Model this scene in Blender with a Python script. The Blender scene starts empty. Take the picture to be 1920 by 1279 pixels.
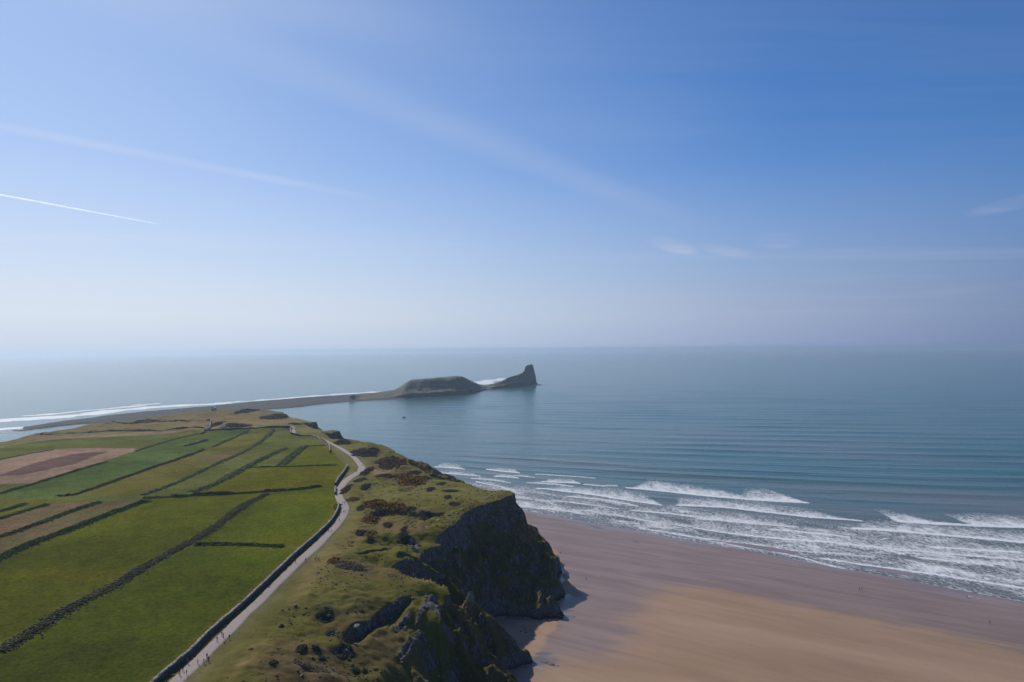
import bpy, bmesh, math, random
import numpy as np
from mathutils import Vector, Matrix
random.seed(7); rng = np.random.default_rng(7)
R = math.radians
S = bpy.context.scene

# ------------------------------------------------------------------ camera, sky, sun, exposure
CAM_H = 145.0; FPX = 1280.0; CX, CY = 960.0, 639.5
PITCH = math.atan(14.0 / FPX); ROLL = R(0.40)
cr, sr = math.cos(ROLL), math.sin(ROLL); cp, sp = math.cos(PITCH), math.sin(PITCH)
FWD = np.array([0, cp, sp]); UP0 = np.array([0, -sp, cp]); RT0 = np.array([1.0, 0, 0])
RT = RT0 * cr - UP0 * sr; UP = UP0 * cr + RT0 * sr
cam_d = bpy.data.cameras.new('camera'); cam = bpy.data.objects.new('camera', cam_d)
S.collection.objects.link(cam); S.camera = cam
cam_d.sensor_width = 36; cam_d.lens = 24.0; cam_d.clip_start = 1; cam_d.clip_end = 150000
M = Matrix(((RT[0], UP[0], -FWD[0], 0), (RT[1], UP[1], -FWD[1], 0), (RT[2], UP[2], -FWD[2], CAM_H), (0, 0, 0, 1)))
cam.matrix_world = M

SUN_AZ, SUN_EL = R(-41), R(37)          # azimuth from +Y towards +X
SKY_STRENGTH = 0.06; EXPO = 0.0
S.view_settings.view_transform = 'Standard'; S.view_settings.look = 'None'
S.view_settings.exposure = EXPO; S.view_settings.gamma = 1
S.view_settings.use_curve_mapping = False
S.cycles.max_bounces = 6; S.cycles.volume_bounces = 1; S.cycles.transparent_max_bounces = 8
S.cycles.use_denoising = True

W = bpy.data.worlds.new('World'); S.world = W; W.use_nodes = True
def build_world():
    nt = W.node_tree; nt.nodes.clear(); N = nt.nodes; L = nt.links
    out = N.new('ShaderNodeOutputWorld'); bg = N.new('ShaderNodeBackground'); sky = N.new('ShaderNodeTexSky')
    sky.sky_type = 'NISHITA'; sky.sun_disc = False
    sky.sun_elevation = SUN_EL; sky.sun_rotation = SUN_AZ
    sky.altitude = 100; sky.air_density = 1.0; sky.dust_density = 0.2; sky.ozone_density = 3
    bg.inputs[1].default_value = SKY_STRENGTH
    tc = N.new('ShaderNodeTexCoord')
    sep = N.new('ShaderNodeSeparateXYZ'); L.new(tc.outputs['Generated'], sep.inputs[0])
    def mth(op, a, b=None, clamp=False):
        m = N.new('ShaderNodeMath'); m.operation = op; m.use_clamp = clamp
        for i, v in enumerate((a, b)):
            if v is None: continue
            if isinstance(v, (int, float)): m.inputs[i].default_value = v
            else: L.new(v, m.inputs[i])
        return m.outputs[0]
    zc = mth('MAXIMUM', sep.outputs[2], 0.02)
    px = mth('DIVIDE', sep.outputs[0], zc); py = mth('DIVIDE', sep.outputs[1], zc)   # on a flat cloud deck
    cmb = N.new('ShaderNodeCombineXYZ'); L.new(px, cmb.inputs[0]); L.new(py, cmb.inputs[1])
    # cirrus: long fibres lying along one wind direction
    mp = N.new('ShaderNodeMapping'); mp.inputs['Rotation'].default_value = (0, 0, R(58)); mp.inputs['Scale'].default_value = (0.10, 0.75, 1)
    L.new(cmb.outputs[0], mp.inputs[0])
    n1 = N.new('ShaderNodeTexNoise'); n1.inputs['Scale'].default_value = 1.0; n1.inputs['Detail'].default_value = 7; n1.inputs['Roughness'].default_value = 0.6; n1.inputs['Distortion'].default_value = 0.5
    L.new(mp.outputs[0], n1.inputs['Vector'])
    mp2 = N.new('ShaderNodeMapping'); mp2.inputs['Scale'].default_value = (0.16, 0.16, 1); mp2.inputs['Location'].default_value = (1.3, 4.2, 0)
    L.new(cmb.outputs[0], mp2.inputs[0])
    n2 = N.new('ShaderNodeTexNoise'); n2.inputs['Scale'].default_value = 1.0; n2.inputs['Detail'].default_value = 3
    L.new(mp2.outputs[0], n2.inputs['Vector'])
    def mr(v, a, b, c, d):
        m = N.new('ShaderNodeMapRange'); m.interpolation_type = 'SMOOTHSTEP'; L.new(v, m.inputs[0])
        for i, q in enumerate((a, b, c, d)): m.inputs[i + 1].default_value = q
        return m.outputs[0]
    cir = mth('MULTIPLY', mr(n1.outputs[0], 0.44, 0.78, 0, 1), mr(n2.outputs[0], 0.42, 0.66, 0, 1))
    # two old spread-out vapour trails (lines on the deck)
    def trail(a, b, w, amp):
        ax, ay = a; bx, by = b; l = math.hypot(bx - ax, by - ay); ux, uy = (bx - ax) / l, (by - ay) / l
        dx = mth('SUBTRACT', px, ax); dy = mth('SUBTRACT', py, ay)
        s = mth('ADD', mth('MULTIPLY', dx, ux), mth('MULTIPLY', dy, uy))
        n = mth('ABSOLUTE', mth('ADD', mth('ADD', mth('MULTIPLY', dx, -uy), mth('MULTIPLY', dy, ux)), mth('MULTIPLY', mth('SUBTRACT', n2.outputs[0], 0.5), 0.25 * w)))
        band = mr(n, 0.0, w, 1, 0)
        ends = mth('MULTIPLY', mr(s, -0.2 * l, 0.25 * l, 0.35, 1), mr(s, 0.55 * l, 1.1 * l, 1, 0))
        return mth('MULTIPLY', mth('MULTIPLY', band, ends), mth('MULTIPLY', mr(n1.outputs[0], 0.2, 0.7, 0.45, 1), amp))
    def deck(x, y):
        d = FWD * FPX + RT * (x - CX) + UP * (CY - y); return (d[0] / d[2], d[1] / d[2])
    tot = mth('MULTIPLY', cir, 0.32)
    tot = mth('ADD', tot, trail(deck(-60, 225), deck(720, 376), 0.13, 0.24))
    tot = mth('ADD', tot, trail(deck(560, 130), deck(1330, 430), 0.26, 0.14))
    tot = mth('ADD', tot, trail(deck(180, 515), deck(640, 562), 0.10, 0.12))
    tot = mth('ADD', tot, trail(deck(120, -60), deck(900, 60), 0.30, 0.12))
    def wisp(x, y, rx, ry, amp):     # one torn wisp of cirrus
        c = deck(x, y); ex = abs(deck(x + rx, y)[0] - c[0]); ey = abs(deck(x, y + ry)[1] - deck(x, y - ry)[1]) / 2
        dx = mth('DIVIDE', mth('SUBTRACT', px, c[0]), ex)
        dy = mth('DIVIDE', mth('SUBTRACT', mth('SUBTRACT', py, c[1]), mth('MULTIPLY', mth('SUBTRACT', px, c[0]), c[1]/max(.1,c[0])*0.35)), ey)
        d = mth('ADD', mth('MULTIPLY', dx, dx), mth('MULTIPLY', dy, dy))
        return mth('MULTIPLY', mth('MULTIPLY', mr(d, 0.0, 1.0, 1, 0), mr(n1.outputs[0], 0.35, 0.62, 0.15, 1)), amp)
    for a in ((1265, 462, 80, 12, .5), (1460, 452, 75, 14, .5), (1890, 384, 60, 26, .35), (1790, 547, 80, 10, .22), (1360, 470, 90, 9, .25)):
        tot = mth('ADD', tot, wisp(*a))
    tot = mth('MULTIPLY', mth('MINIMUM', tot, 0.7), mr(sep.outputs[2], 0.02, 0.10, 0.25, 1))
    # the air: a clean deep-blue sky with a pale aerosol veil, thicker low down and brighter towards the sun
    K = 1 / (SKY_STRENGTH * 2 ** EXPO); k0 = (0.085 * 2 ** -.35) * K
    tint = N.new('ShaderNodeMix'); tint.data_type = 'RGBA'; tint.blend_type = 'MULTIPLY'; tint.inputs[0].default_value = 1
    L.new(sky.outputs[0], tint.inputs[6]); tint.inputs[7].default_value = (.345 * k0, .95 * k0, 1.58 * k0, 1)
    hyp = mth('SQRT', mth('ADD', mth('MULTIPLY', sep.outputs[0], sep.outputs[0]), mth('ADD', mth('MULTIPLY', sep.outputs[1], sep.outputs[1]), 1e-6)))
    cosaz = mth('DIVIDE', mth('ADD', mth('MULTIPLY', sep.outputs[0], math.sin(SUN_AZ)), mth('MULTIPLY', sep.outputs[1], math.cos(SUN_AZ))), hyp)
    def ramp(v, stops):
        r = N.new('ShaderNodeValToRGB'); e = r.color_ramp.elements; r.color_ramp.interpolation = 'B_SPLINE' if False else 'EASE'
        while len(e) < len(stops): e.new(.5)
        for i, (p, c) in enumerate(stops): e[i].position = p; e[i].color = (*c, 1) if isinstance(c, tuple) else (c, c, c, 1)
        r.color_ramp.interpolation = 'LINEAR'; L.new(v, r.inputs[0]); return r.outputs[0]
    bank = ramp(sep.outputs[2], [(0.0, (.80, .87, .955)), (.012, (.86, .91, .97)), (.045, (1.0, 1.0, 1.0))])
    veil = ramp(cosaz, [(0.0, (.19, .245, .41)), (.2, (.215, .27, .44)), (.50, (.37, .43, .60)), (.755, (.53, .60, .74)), (.9, (.65, .71, .82)), (1.0, (.72, .77, .865))])
    vs = N.new('ShaderNodeMix'); vs.data_type = 'RGBA'; vs.blend_type = 'MULTIPLY'; vs.inputs[0].default_value = 1
    vb = N.new('ShaderNodeMix'); vb.data_type = 'RGBA'; vb.blend_type = 'MULTIPLY'; vb.inputs[0].default_value = 1; L.new(veil, vb.inputs[6]); L.new(bank, vb.inputs[7]); L.new(vb.outputs[2], vs.inputs[6]); vs.inputs[7].default_value = (K, K, K, 1); vs.clamp_result = False
    fa = ramp(cosaz, [(0.0, 0.0), (.45, .02), (.755, .21), (.9, .29), (1.0, .41)])
    ge = ramp(sep.outputs[2], [(0.0, 1.0), (.07, .86), (.134, .60), (.25, .20), (.36, .05), (.45, 0.0)])
    ff = mth('ADD', fa, mth('MULTIPLY', mth('SUBTRACT', 1.0, fa), ge), True)
    air = N.new('ShaderNodeMix'); air.data_type = 'RGBA'
    L.new(ff, air.inputs[0]); L.new(tint.outputs[2], air.inputs[6]); L.new(vs.outputs[2], air.inputs[7])
    cb = N.new('ShaderNodeMix'); cb.data_type = 'RGBA'; cb.inputs[0].default_value = .28
    L.new(vs.outputs[2], cb.inputs[6]); cb.inputs[7].default_value = (.80 * K, .82 * K, .92 * K, 1)
    mix = N.new('ShaderNodeMix'); mix.data_type = 'RGBA'
    L.new(tot, mix.inputs[0]); L.new(air.outputs[2], mix.inputs[6]); L.new(cb.outputs[2], mix.inputs[7])
    L.new(mix.outputs[2], bg.inputs[0]); L.new(bg.outputs[0], out.inputs[0])
build_world()

sd = bpy.data.lights.new('sun', 'SUN'); sun = bpy.data.objects.new('sun', sd); S.collection.objects.link(sun)
sd.energy = 4.7; sd.angle = R(0.53); sd.color = (1.0, 0.94, 0.86)
sdir = Vector((math.sin(SUN_AZ) * math.cos(SUN_EL), math.cos(SUN_AZ) * math.cos(SUN_EL), math.sin(SUN_EL)))
sun.rotation_euler = sdir.to_track_quat('Z', 'Y').to_euler(); sun.location = (0, 0, 400)

# ------------------------------------------------------------------ helpers
def ray(x, y):
    return FWD * FPX + RT * (x - CX) + UP * (CY - y)
def plane(x, y, z=0.0):
    d = ray(x, y); t = (z - CAM_H) / d[2]; return (d[0] * t, d[1] * t)

def _hash(ix, iy, iz, seed):
    h = (ix * 374761393 + iy * 668265263 + iz * 2147483647 + seed * 1274126177) & 0xFFFFFFFF
    h = ((h ^ (h >> 13)) * 1274126177) & 0xFFFFFFFF
    return ((h ^ (h >> 16)) & 0xFFFF) / 65535.0
def vnoise(x, y, z=None, seed=0):
    x = np.asarray(x, float); y = np.asarray(y, float)
    xi = np.floor(x).astype(np.int64); yi = np.floor(y).astype(np.int64); fx = x - xi; fy = y - yi
    fx = fx * fx * (3 - 2 * fx); fy = fy * fy * (3 - 2 * fy)
    def pl(k):
        a = _hash(xi, yi, k, seed); b = _hash(xi + 1, yi, k, seed); c = _hash(xi, yi + 1, k, seed); d = _hash(xi + 1, yi + 1, k, seed)
        return (a + (b - a) * fx) * (1 - fy) + (c + (d - c) * fx) * fy
    if z is None: return pl(0) * 2 - 1
    z = np.asarray(z, float); zi = np.floor(z).astype(np.int64); fz = z - zi; fz = fz * fz * (3 - 2 * fz)
    return (pl(zi) * (1 - fz) + pl(zi + 1) * fz) * 2 - 1
def fbm(x, y, z=None, oct=4, seed=0, gain=.5):
    s = 0; a = 1; t = 0; q = 1.0
    for i in range(oct):
        s = s + a * vnoise(x * q + 13.7 * i, y * q + 7.1 * i, None if z is None else z * q, seed + i); t += a; a *= gain; q *= 2.03
    return s / t
def sstep(a, b, v):
    t = np.clip((np.asarray(v, float) - a) / (b - a), 0, 1); return t * t * (3 - 2 * t)
def lerp(a, b, f): return a + (b - a) * f
def inpoly(X, Y, P):
    ins = np.zeros(X.shape, bool); n = len(P)
    for i in range(n):
        x1, y1 = P[i][:2]; x2, y2 = P[(i + 1) % n][:2]
        if y1 == y2: continue
        c = ((Y < y1) != (Y < y2)) & (X < (x2 - x1) * (Y - y1) / (y2 - y1) + x1); ins ^= c
    return ins
def segdist(X, Y, P, closed=True):
    D = np.full(X.shape, 1e9); n = len(P)
    for i in range(n if closed else n - 1):
        x1, y1 = P[i][:2]; x2, y2 = P[(i + 1) % n][:2]; dx, dy = x2 - x1, y2 - y1; l2 = dx * dx + dy * dy + 1e-9
        t = np.clip(((X - x1) * dx + (Y - y1) * dy) / l2, 0, 1)
        np.minimum(D, (X - x1 - t * dx) ** 2 + (Y - y1 - t * dy) ** 2, out=D)
    return np.sqrt(D)

def mesh_obj(name, V, F, mat=None, attrs=None, smooth=True, parent=None, cols=None):
    """V (n,3) array, F (m,3|4) array -> one object"""
    V = np.asarray(V, np.float32); F = np.asarray(F, np.int32); m = bpy.data.meshes.new(name)
    k = F.shape[1]
    m.vertices.add(len(V)); m.vertices.foreach_set('co', V.ravel())
    m.loops.add(F.size); m.loops.foreach_set('vertex_index', F.ravel())
    m.polygons.add(len(F)); m.polygons.foreach_set('loop_start', np.arange(0, F.size, k, dtype=np.int32))
    m.update(calc_edges=True)
    m.polygons.foreach_set('use_smooth', np.full(len(F), smooth, bool))
    for nm, a in (attrs or {}).items():
        at = m.attributes.new(nm, 'FLOAT', 'POINT'); at.data.foreach_set('value', np.asarray(a, np.float32).ravel())
    if cols is not None:
        at = m.attributes.new('Col', 'FLOAT_COLOR', 'POINT')
        c4 = np.ones((len(V), 4), np.float32); c4[:, :3] = cols; at.data.foreach_set('color', c4.ravel())
    o = bpy.data.objects.new(name, m); S.collection.objects.link(o)
    if mat: m.materials.append(mat)
    if parent: o.parent = parent
    return o
def tag(o, label=None, cat=None, group=None, kind=None):
    if label: o['label'] = label
    if cat: o['category'] = cat
    if group: o['group'] = group
    if kind: o['kind'] = kind
    return o
def empty(name, loc=(0, 0, 0), rz=0):
    o = bpy.data.objects.new(name, None); o.location = loc; o.rotation_euler.z = rz; S.collection.objects.link(o); return o

class Mat:
    def __init__(s, name, rough=.9, spec=.3):
        s.m = bpy.data.materials.new(name); s.m.use_nodes = True; s.N = s.m.node_tree.nodes; s.L = s.m.node_tree.links
        s.b = s.N['Principled BSDF']; s.b.inputs['Roughness'].default_value = rough; s.b.inputs['Specular IOR Level'].default_value = spec
        s.geo = s.N.new('ShaderNodeNewGeometry')
    def pos(s, scale=(1, 1, 1), rot=0):
        if scale == (1, 1, 1) and rot == 0: return s.geo.outputs['Position']
        r = s.N.new('ShaderNodeVectorRotate'); r.rotation_type = 'Z_AXIS'; r.inputs['Angle'].default_value = rot
        s.L.new(s.geo.outputs['Position'], r.inputs['Vector'])
        v = s.N.new('ShaderNodeVectorMath'); v.operation = 'MULTIPLY'; v.inputs[1].default_value = scale
        s.L.new(r.outputs[0], v.inputs[0]); return v.outputs[0]
    def noise(s, sc, det=4, rough=.55, vec=None, dist=0):
        n = s.N.new('ShaderNodeTexNoise'); n.inputs['Scale'].default_value = sc; n.inputs['Detail'].default_value = det
        n.inputs['Roughness'].default_value = rough; n.inputs['Distortion'].default_value = dist
        s.L.new(vec if vec is not None else s.geo.outputs['Position'], n.inputs['Vector']); return n.outputs[0]
    def attr(s, nm, color=False):
        a = s.N.new('ShaderNodeAttribute'); a.attribute_name = nm; return a.outputs['Color' if color else 'Fac']
    def mr(s, v, a, b, c=0.0, d=1.0, smooth=True):
        m = s.N.new('ShaderNodeMapRange'); m.interpolation_type = 'SMOOTHSTEP' if smooth else 'LINEAR'
        s.L.new(v, m.inputs[0])
        for i, q in enumerate((a, b, c, d)):
            if isinstance(q, (int, float)): m.inputs[i + 1].default_value = q
            else: s.L.new(q, m.inputs[i + 1])
        return m.outputs[0]
    def math(s, op, a, b=0.0, clamp=False):
        m = s.N.new('ShaderNodeMath'); m.operation = op; m.use_clamp = clamp
        for i, v in enumerate((a, b)):
            if isinstance(v, (int, float)): m.inputs[i].default_value = v
            else: s.L.new(v, m.inputs[i])
        return m.outputs[0]
    def mix(s, f, a, b, mode='MIX'):
        m = s.N.new('ShaderNodeMix'); m.data_type = 'RGBA'; m.blend_type = mode
        for i, v in ((0, f), (6, a), (7, b)):
            if isinstance(v, (int, float)): m.inputs[i].default_value = v
            elif isinstance(v, tuple): m.inputs[i].default_value = (*v, 1)
            else: s.L.new(v, m.inputs[i])
        return m.outputs[2]
    def set(s, nm, v):
        if isinstance(v, (int, float)): s.b.inputs[nm].default_value = v
        elif isinstance(v, tuple): s.b.inputs[nm].default_value = (*v, 1)
        else: s.L.new(v, s.b.inputs[nm])
    def bump(s, h, strength=.5, dist=.3):
        b = s.N.new('ShaderNodeBump'); b.inputs['Strength'].default_value = strength; b.inputs['Distance'].default_value = dist
        s.L.new(h, b.inputs['Height']); s.L.new(b.outputs[0], s.b.inputs['Normal']); return b
def flat(name, c, rough=.8, var=.25, sc=3.0):
    m = Mat(name, rough); n = m.noise(sc, 3)
    m.set('Base Color', m.mix(n, tuple(q * (1 - var) for q in c), tuple(q * (1 + var) for q in c))); return m.m

# ------------------------------------------------------------------ land: plateau control heights, top edge and foot of the cliffs
T = [(-60,60),(-42,150),(-37,215),(-25,250),(-30,268),
     (-31,284),
     (-27,291),(-29,297),(-37,301),(-49,304),(-57,309),(-54,315),      # near spur tip and notch
     (-48,319),(-44,322),(-43,327),(-47,334),
     (-46,343),(-42,348),(-38,351),
     (-42,354),(-36,368),(-31,384),(-29,398),(-24,408),(-18,418),(-9,428),(-3,438),(1,446),(-3,453),    # main headland
     (-10,456),(-20,465),(-34,484),(-60,507),(-72,535),(-85,560),(-92,590),(-103,615),(-112,640),(-128,668),(-148,695),
     (-178,722),(-196,735),(-210,770),(-222,800),(-212,838),(-232,855),(-262,880),(-285,930),(-280,975),(-298,992),(-340,1035),(-370,1100),(-400,1125),(-440,1128),
     (-485,1105),(-535,1040),(-585,980),(-615,920),(-605,810),(-640,700),(-720,600),(-820,480),(-920,300),(-940,60)]
F = [(10,60),(22,150),(12,215),(8,240),(9,262),(6,281),(-3,289),(-5,299),(2,305),(10,310),(9,315),(-2,323),(-12,335),(-13,350),(-8,364),(4,363),(14,359),(26,360),(30,366),
     (25,378),(27,388),(32,400),(29,412),(28,426),(32,440),(29,470),(23,515),(8,560),(0,600),(-18,645),(-55,690),(-95,740),(-150,780),(-175,830),
     (-180,870),(-228,905),(-236,960),(-265,1020),(-330,1100),(-360,1160),(-440,1190),(-520,1180),(-600,1090),(-660,1010),(-700,930),(-700,830),
     (-740,730),(-830,640),(-940,500),(-1030,300),(-1040,60)]
CTRL = [(-60,60,52),(-60,150,50),(-42,190,36),(-30,225,27),(-24,252,21),(-30,286,39),(-28,296,42.5),(-40,300,44.5),(-58,309,47),
        (-50,318,48.5),(-41,325,42),(-40,335,41),(-47,338,45),
        (-44,352,45),(-36,368,49),(-30,392,50),(-18,420,51),(-1,446,51.5),(-20,466,49.5),(-34,485,50),(-60,507,50),(-84,560,51),(-110,635,51),(-148,695,51),
        (-60,250,43),(-75,230,47),(-52,224,39),(-62,200,45),(-80,205,52.5),(-45,255,38),(-60,290,47),(-80,290,50),(-75,350,51.5),(-58,340,47.5),(-62,390,52.5),(-50,372,49),(-60,440,53),(-40,430,52),(-70,320,50.5),
        (-110,200,55),(-130,300,56),(-150,450,56),(-200,200,57),(-200,600,55),(-120,380,55.5),(-95,430,55),(-160,560,55),(-150,640,53.5),(-197,735,50),
        (-350,300,60),(-350,600,57),(-300,850,52),(-250,800,50),(-212,838,46),(-232,855,44),(-290,930,46),(-280,975,43),(-298,992,43),(-340,1035,44),(-400,1120,46),(-485,1105,49),(-400,950,52),
        (-585,980,43),(-615,920,39),(-605,810,38),(-560,860,42),(-500,750,48),(-640,700,40),(-600,500,56),(-820,480,45),(-920,300,45),(-600,200,62),(-940,60,50)]
for _p in ((319,1277),(401,1195),(456,1137),(514,1085),(564,1040),(610,995),(643,956),(634,920),(663,889),(679,874),(649,846),(613,826)):
    _x, _y = plane(*_p, 54.0); CTRL.append((_x, _y, 54.0))
    if _p[1] > 950: CTRL.append((_x - 14, _y + 4, 54.6)); CTRL.append((_x + 11, _y + 4, 53.2))
CTRL += [(*plane(235, 1362, 54.0), 54.0), (*plane(280, 1318, 54.0), 54.0), (*plane(80, 1560, 54.0), 54.0), (*plane(290, 1277, 54.0), 54.3), (*plane(340, 1277, 54.0), 53.8), (*plane(360, 1240, 54), 54.0), (*plane(330, 1240, 54), 54.2)]
def plateau(X, Y, E=None):
    E = 6.0 if E is None else E ** 2
    num = np.zeros(X.shape); den = np.zeros(X.shape)
    for x, y, z in CTRL:
        d2 = (X - x) ** 2 + (Y - y) ** 2
        w = 1 / (d2 + E) ** 1.6
        num += w * z; den += w
    return num / den

def axis(parts):
    out = []
    for a, b, st in parts: out.append(np.arange(a, b, st))
    return np.concatenate(out)
xs = axis([(-1100, -700, 9), (-700, -220, 2.2), (-220, -95, 1.0), (-95, 48, .6)])
ys = axis([(60, 195, 3), (195, 470, .6), (470, 760, 1.25), (760, 1200, 2.2)])
GX, GY = np.meshgrid(xs, ys)
inT = inpoly(GX, GY, T); inF = inpoly(GX, GY, F)
# wobble the lookups so edges are ragged rather than straight segments
wx = 1.5 * fbm(GX / 9, GY / 9, oct=4, seed=3); wy = 1.5 * fbm(GX / 9, GY / 9, oct=4, seed=9)
wob = sstep(-240, -190, GX) * .0 + 1.0
QX, QY = GX + wx * wob, GY + wy * wob
inT = inpoly(QX, QY, T); inF = inpoly(QX, QY, F)
dT = segdist(QX, QY, T); dF = segdist(QX, QY, F)
HP = plateau(GX, GY, 2.5 + .8 * np.where(inT, np.maximum(dT - 6, 0), 0))
t = np.where(inT, 0, dT / (dT + dF + 1e-6)); t = np.where(~inF, 1.0, t)
rib = fbm(GX / 5.5, GY / 5.5, oct=4, seed=21); rid = 1 - np.abs(fbm(GX / 7.0, GY / 7.0, oct=4, seed=31)) * 2
but = fbm(GX / 15, GY / 15, oct=2, seed=33)
nz_ = np.clip(.75 * rib + .35 * rid + 1.1 * but - .1, -.55, 1.2) * lerp(1.0, .45, sstep(450, 480, GY))
tn = np.clip(t + (t * (1 - t)) * nz_, 0, 1)
conc = 1.0 + .10 * sstep(-40, 0, GX) * sstep(340, 380, GY)
ba = .10 + .07 * fbm(GX / 14, GY / 14, oct=3, seed=25)
prof = (ba + (1 - ba) * (1 - tn) ** (1.0 * conc)) * (1 - sstep(.90, 1.0, t + .05 * rib))
shelf = 1 - 0.55 * sstep(0.0, .10, t)      # a rock wall right under the edge in places
cliffy = np.clip(.5 + 1.2 * fbm(GX / 22, GY / 22, seed=77), 0, 1) * .16
prof = prof - cliffy * sstep(0, .06, t) * (1 - t) ** 1.2
H = np.where(inT, HP, HP * np.clip(prof, 0, 1))
H = np.where(inT, H, np.minimum(H, HP + .4)); H = np.where(inT, H - 1.3 * np.exp(-dT / 2.2) * sstep(-330, -300, GX), H)
H = np.where(~inF, -1.0 - dF * 0.6, H)
def ridge(pts, kn, kf, rnd=1.2, seed=0):
    # crest polyline (x, y, z); kn / kf: fall per metre on the near-right and far-left sides
    global H, ridgem
    best = np.full(GX.shape, -99.0); bd = np.full(GX.shape, 99.0)
    w_x = GX + .8 * fbm(GX / 5, GY / 5, oct=3, seed=seed); w_y = GY + .8 * fbm(GX / 5, GY / 5, oct=3, seed=seed + 1)
    for (x1, y1, z1), (x2, y2, z2) in zip(pts[:-1], pts[1:]):
        dx, dy = x2 - x1, y2 - y1; l2 = dx * dx + dy * dy; u = np.clip(((w_x - x1) * dx + (w_y - y1) * dy) / l2, 0, 1)
        ex, ey = w_x - x1 - u * dx, w_y - y1 - u * dy; d = np.hypot(ex, ey); side = (ex * dy - ey * dx)      # > 0: right of the crest going seaward
        k = np.where(side > 0, kn, kf); zz = z1 + u * (z2 - z1) - k * (np.sqrt(d * d + rnd * rnd) - rnd) * (1 + .25 * fbm(GX / 4, GY / 4, seed=seed + 2))
        m = zz > best; best = np.where(m, zz, best); bd = np.where(m, np.where(side > 0, d, -d), bd)
    m = best > H; H = np.where(m, best, H); ridgem = np.where(m & (best > 0), bd, ridgem)
ridgem = np.full(GX.shape, -99.0)
ridge([(-54,322,50.5),(-47,325,47),(-41,326,42.5),(-33,324,37),(-25,321,31),(-19,317,28),(-10,314,21.5),(-2.4,312,15),(3,312,8),(8,313,.5)], 2.1, 1.7, 1.8, 801)
ridge([(-34,287,41),(-27,283,34),(-19,279,27),(-11,276.5,20),(-5,277,13),(0,279,7),(3,281,.5)], 1.7, 1.4, 1.6, 811)
ridge([(-46,352,45),(-40,349,39),(-34,346,31),(-29,344,24)], 1.6, 1.4, 2.0, 821)
# heath relief (hummocks, hollows); fields and path strip are smooth
SPX = [(319,1277),(351,1247),(377,1221),(401,1195),(430,1167),(456,1137),(486,1111),(514,1085),(542,1060),(564,1040),(586,1021),(610,995),(630,975),(643,956),(645,942),(637,931),(634,920),(640,908),(650,897),(663,889),(677,881),(679,874),(673,866),(663,855),(649,846),(632,835),(613,826),(603,821)]
SPW = [5.0,4.9,4.8,4.8,4.8,4.6,4.6,4.7,4.8,5.0,5.4,6.4,7.2,7.5,7.0,5.8,5.8,6.2,6.6,6.6,6.4,6.0,5.8,5.5,5.0,4.4,3.8,2.6]
PATHC = [plane(x, y, 54.0) for x, y in SPX]
PATHC = [plane(80, 1560, 54.0), plane(235, 1362, 54.0)] + PATHC
SPW = [5.0, 5.0] + SPW
dpath = segdist(GX, GY, PATHC, False)
WALL1 = [(291,1272),(317,1249),(336,1234),(358,1214),(385,1184),(411,1160),(441,1133),(474,1104),(514,1069),(556,1031),(601,992),(622,972),(634,953),(635,941)]
wall_w = [plane(x, y, 54.0) for x, y in WALL1]
BND = [plane(20, 1560, 54.0), plane(205, 1360, 54.0)] + wall_w + [plane(x, y, 55) for x, y in ((629,925),(629,912),(641,893),(652,876),(640,868),(622,845),(608,828),(590,820),(547,815),(546,800),(480,804),(400,808))]
FIELDP = BND + [(-470,850),(-560,850),(-590,800),(-630,700),(-720,600),(-820,480),(-920,300),(-940,150)]
infield = inpoly(GX, GY, FIELDP); dfield = segdist(GX, GY, FIELDP)
heath = np.where(infield, 0, sstep(0, 14, np.minimum(dfield, dpath - 3)))
hum = 2.6 * fbm(GX / 24, GY / 24, oct=3, seed=5) + 1.15 * fbm(GX / 8.0, GY / 8.0, oct=3, seed=6) + .36 * fbm(GX / 2.2, GY / 2.2, oct=2, seed=8)
flatC = np.exp(-(((GX + 40) / 22) ** 2 + ((GY - 440) / 30) ** 2)); flatA = np.exp(-(((GX + 62) / 30) ** 2 + ((GY - 292) / 9) ** 2))
near_e = np.where(inT, sstep(0, 8, dT), 1)
H = H + np.where(inT, heath * hum * (1 - .7 * np.clip(flatC + flatA, 0, 1)) * (.35 + .65 * near_e), 0)
# cliff face relief
cl = np.where(inF & ~inT, np.sqrt(np.clip(t * (1 - t) * 4, 0, 1)), 0)
H = np.minimum(H + cl * (1.3 * fbm(GX / 4, GY / 4, oct=4, seed=41, gain=.6) + .8 * np.abs(fbm(GX / 1.8, GY / 1.8, oct=2, seed=43))), np.where(inT, 1e3, HP + .5))
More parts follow.
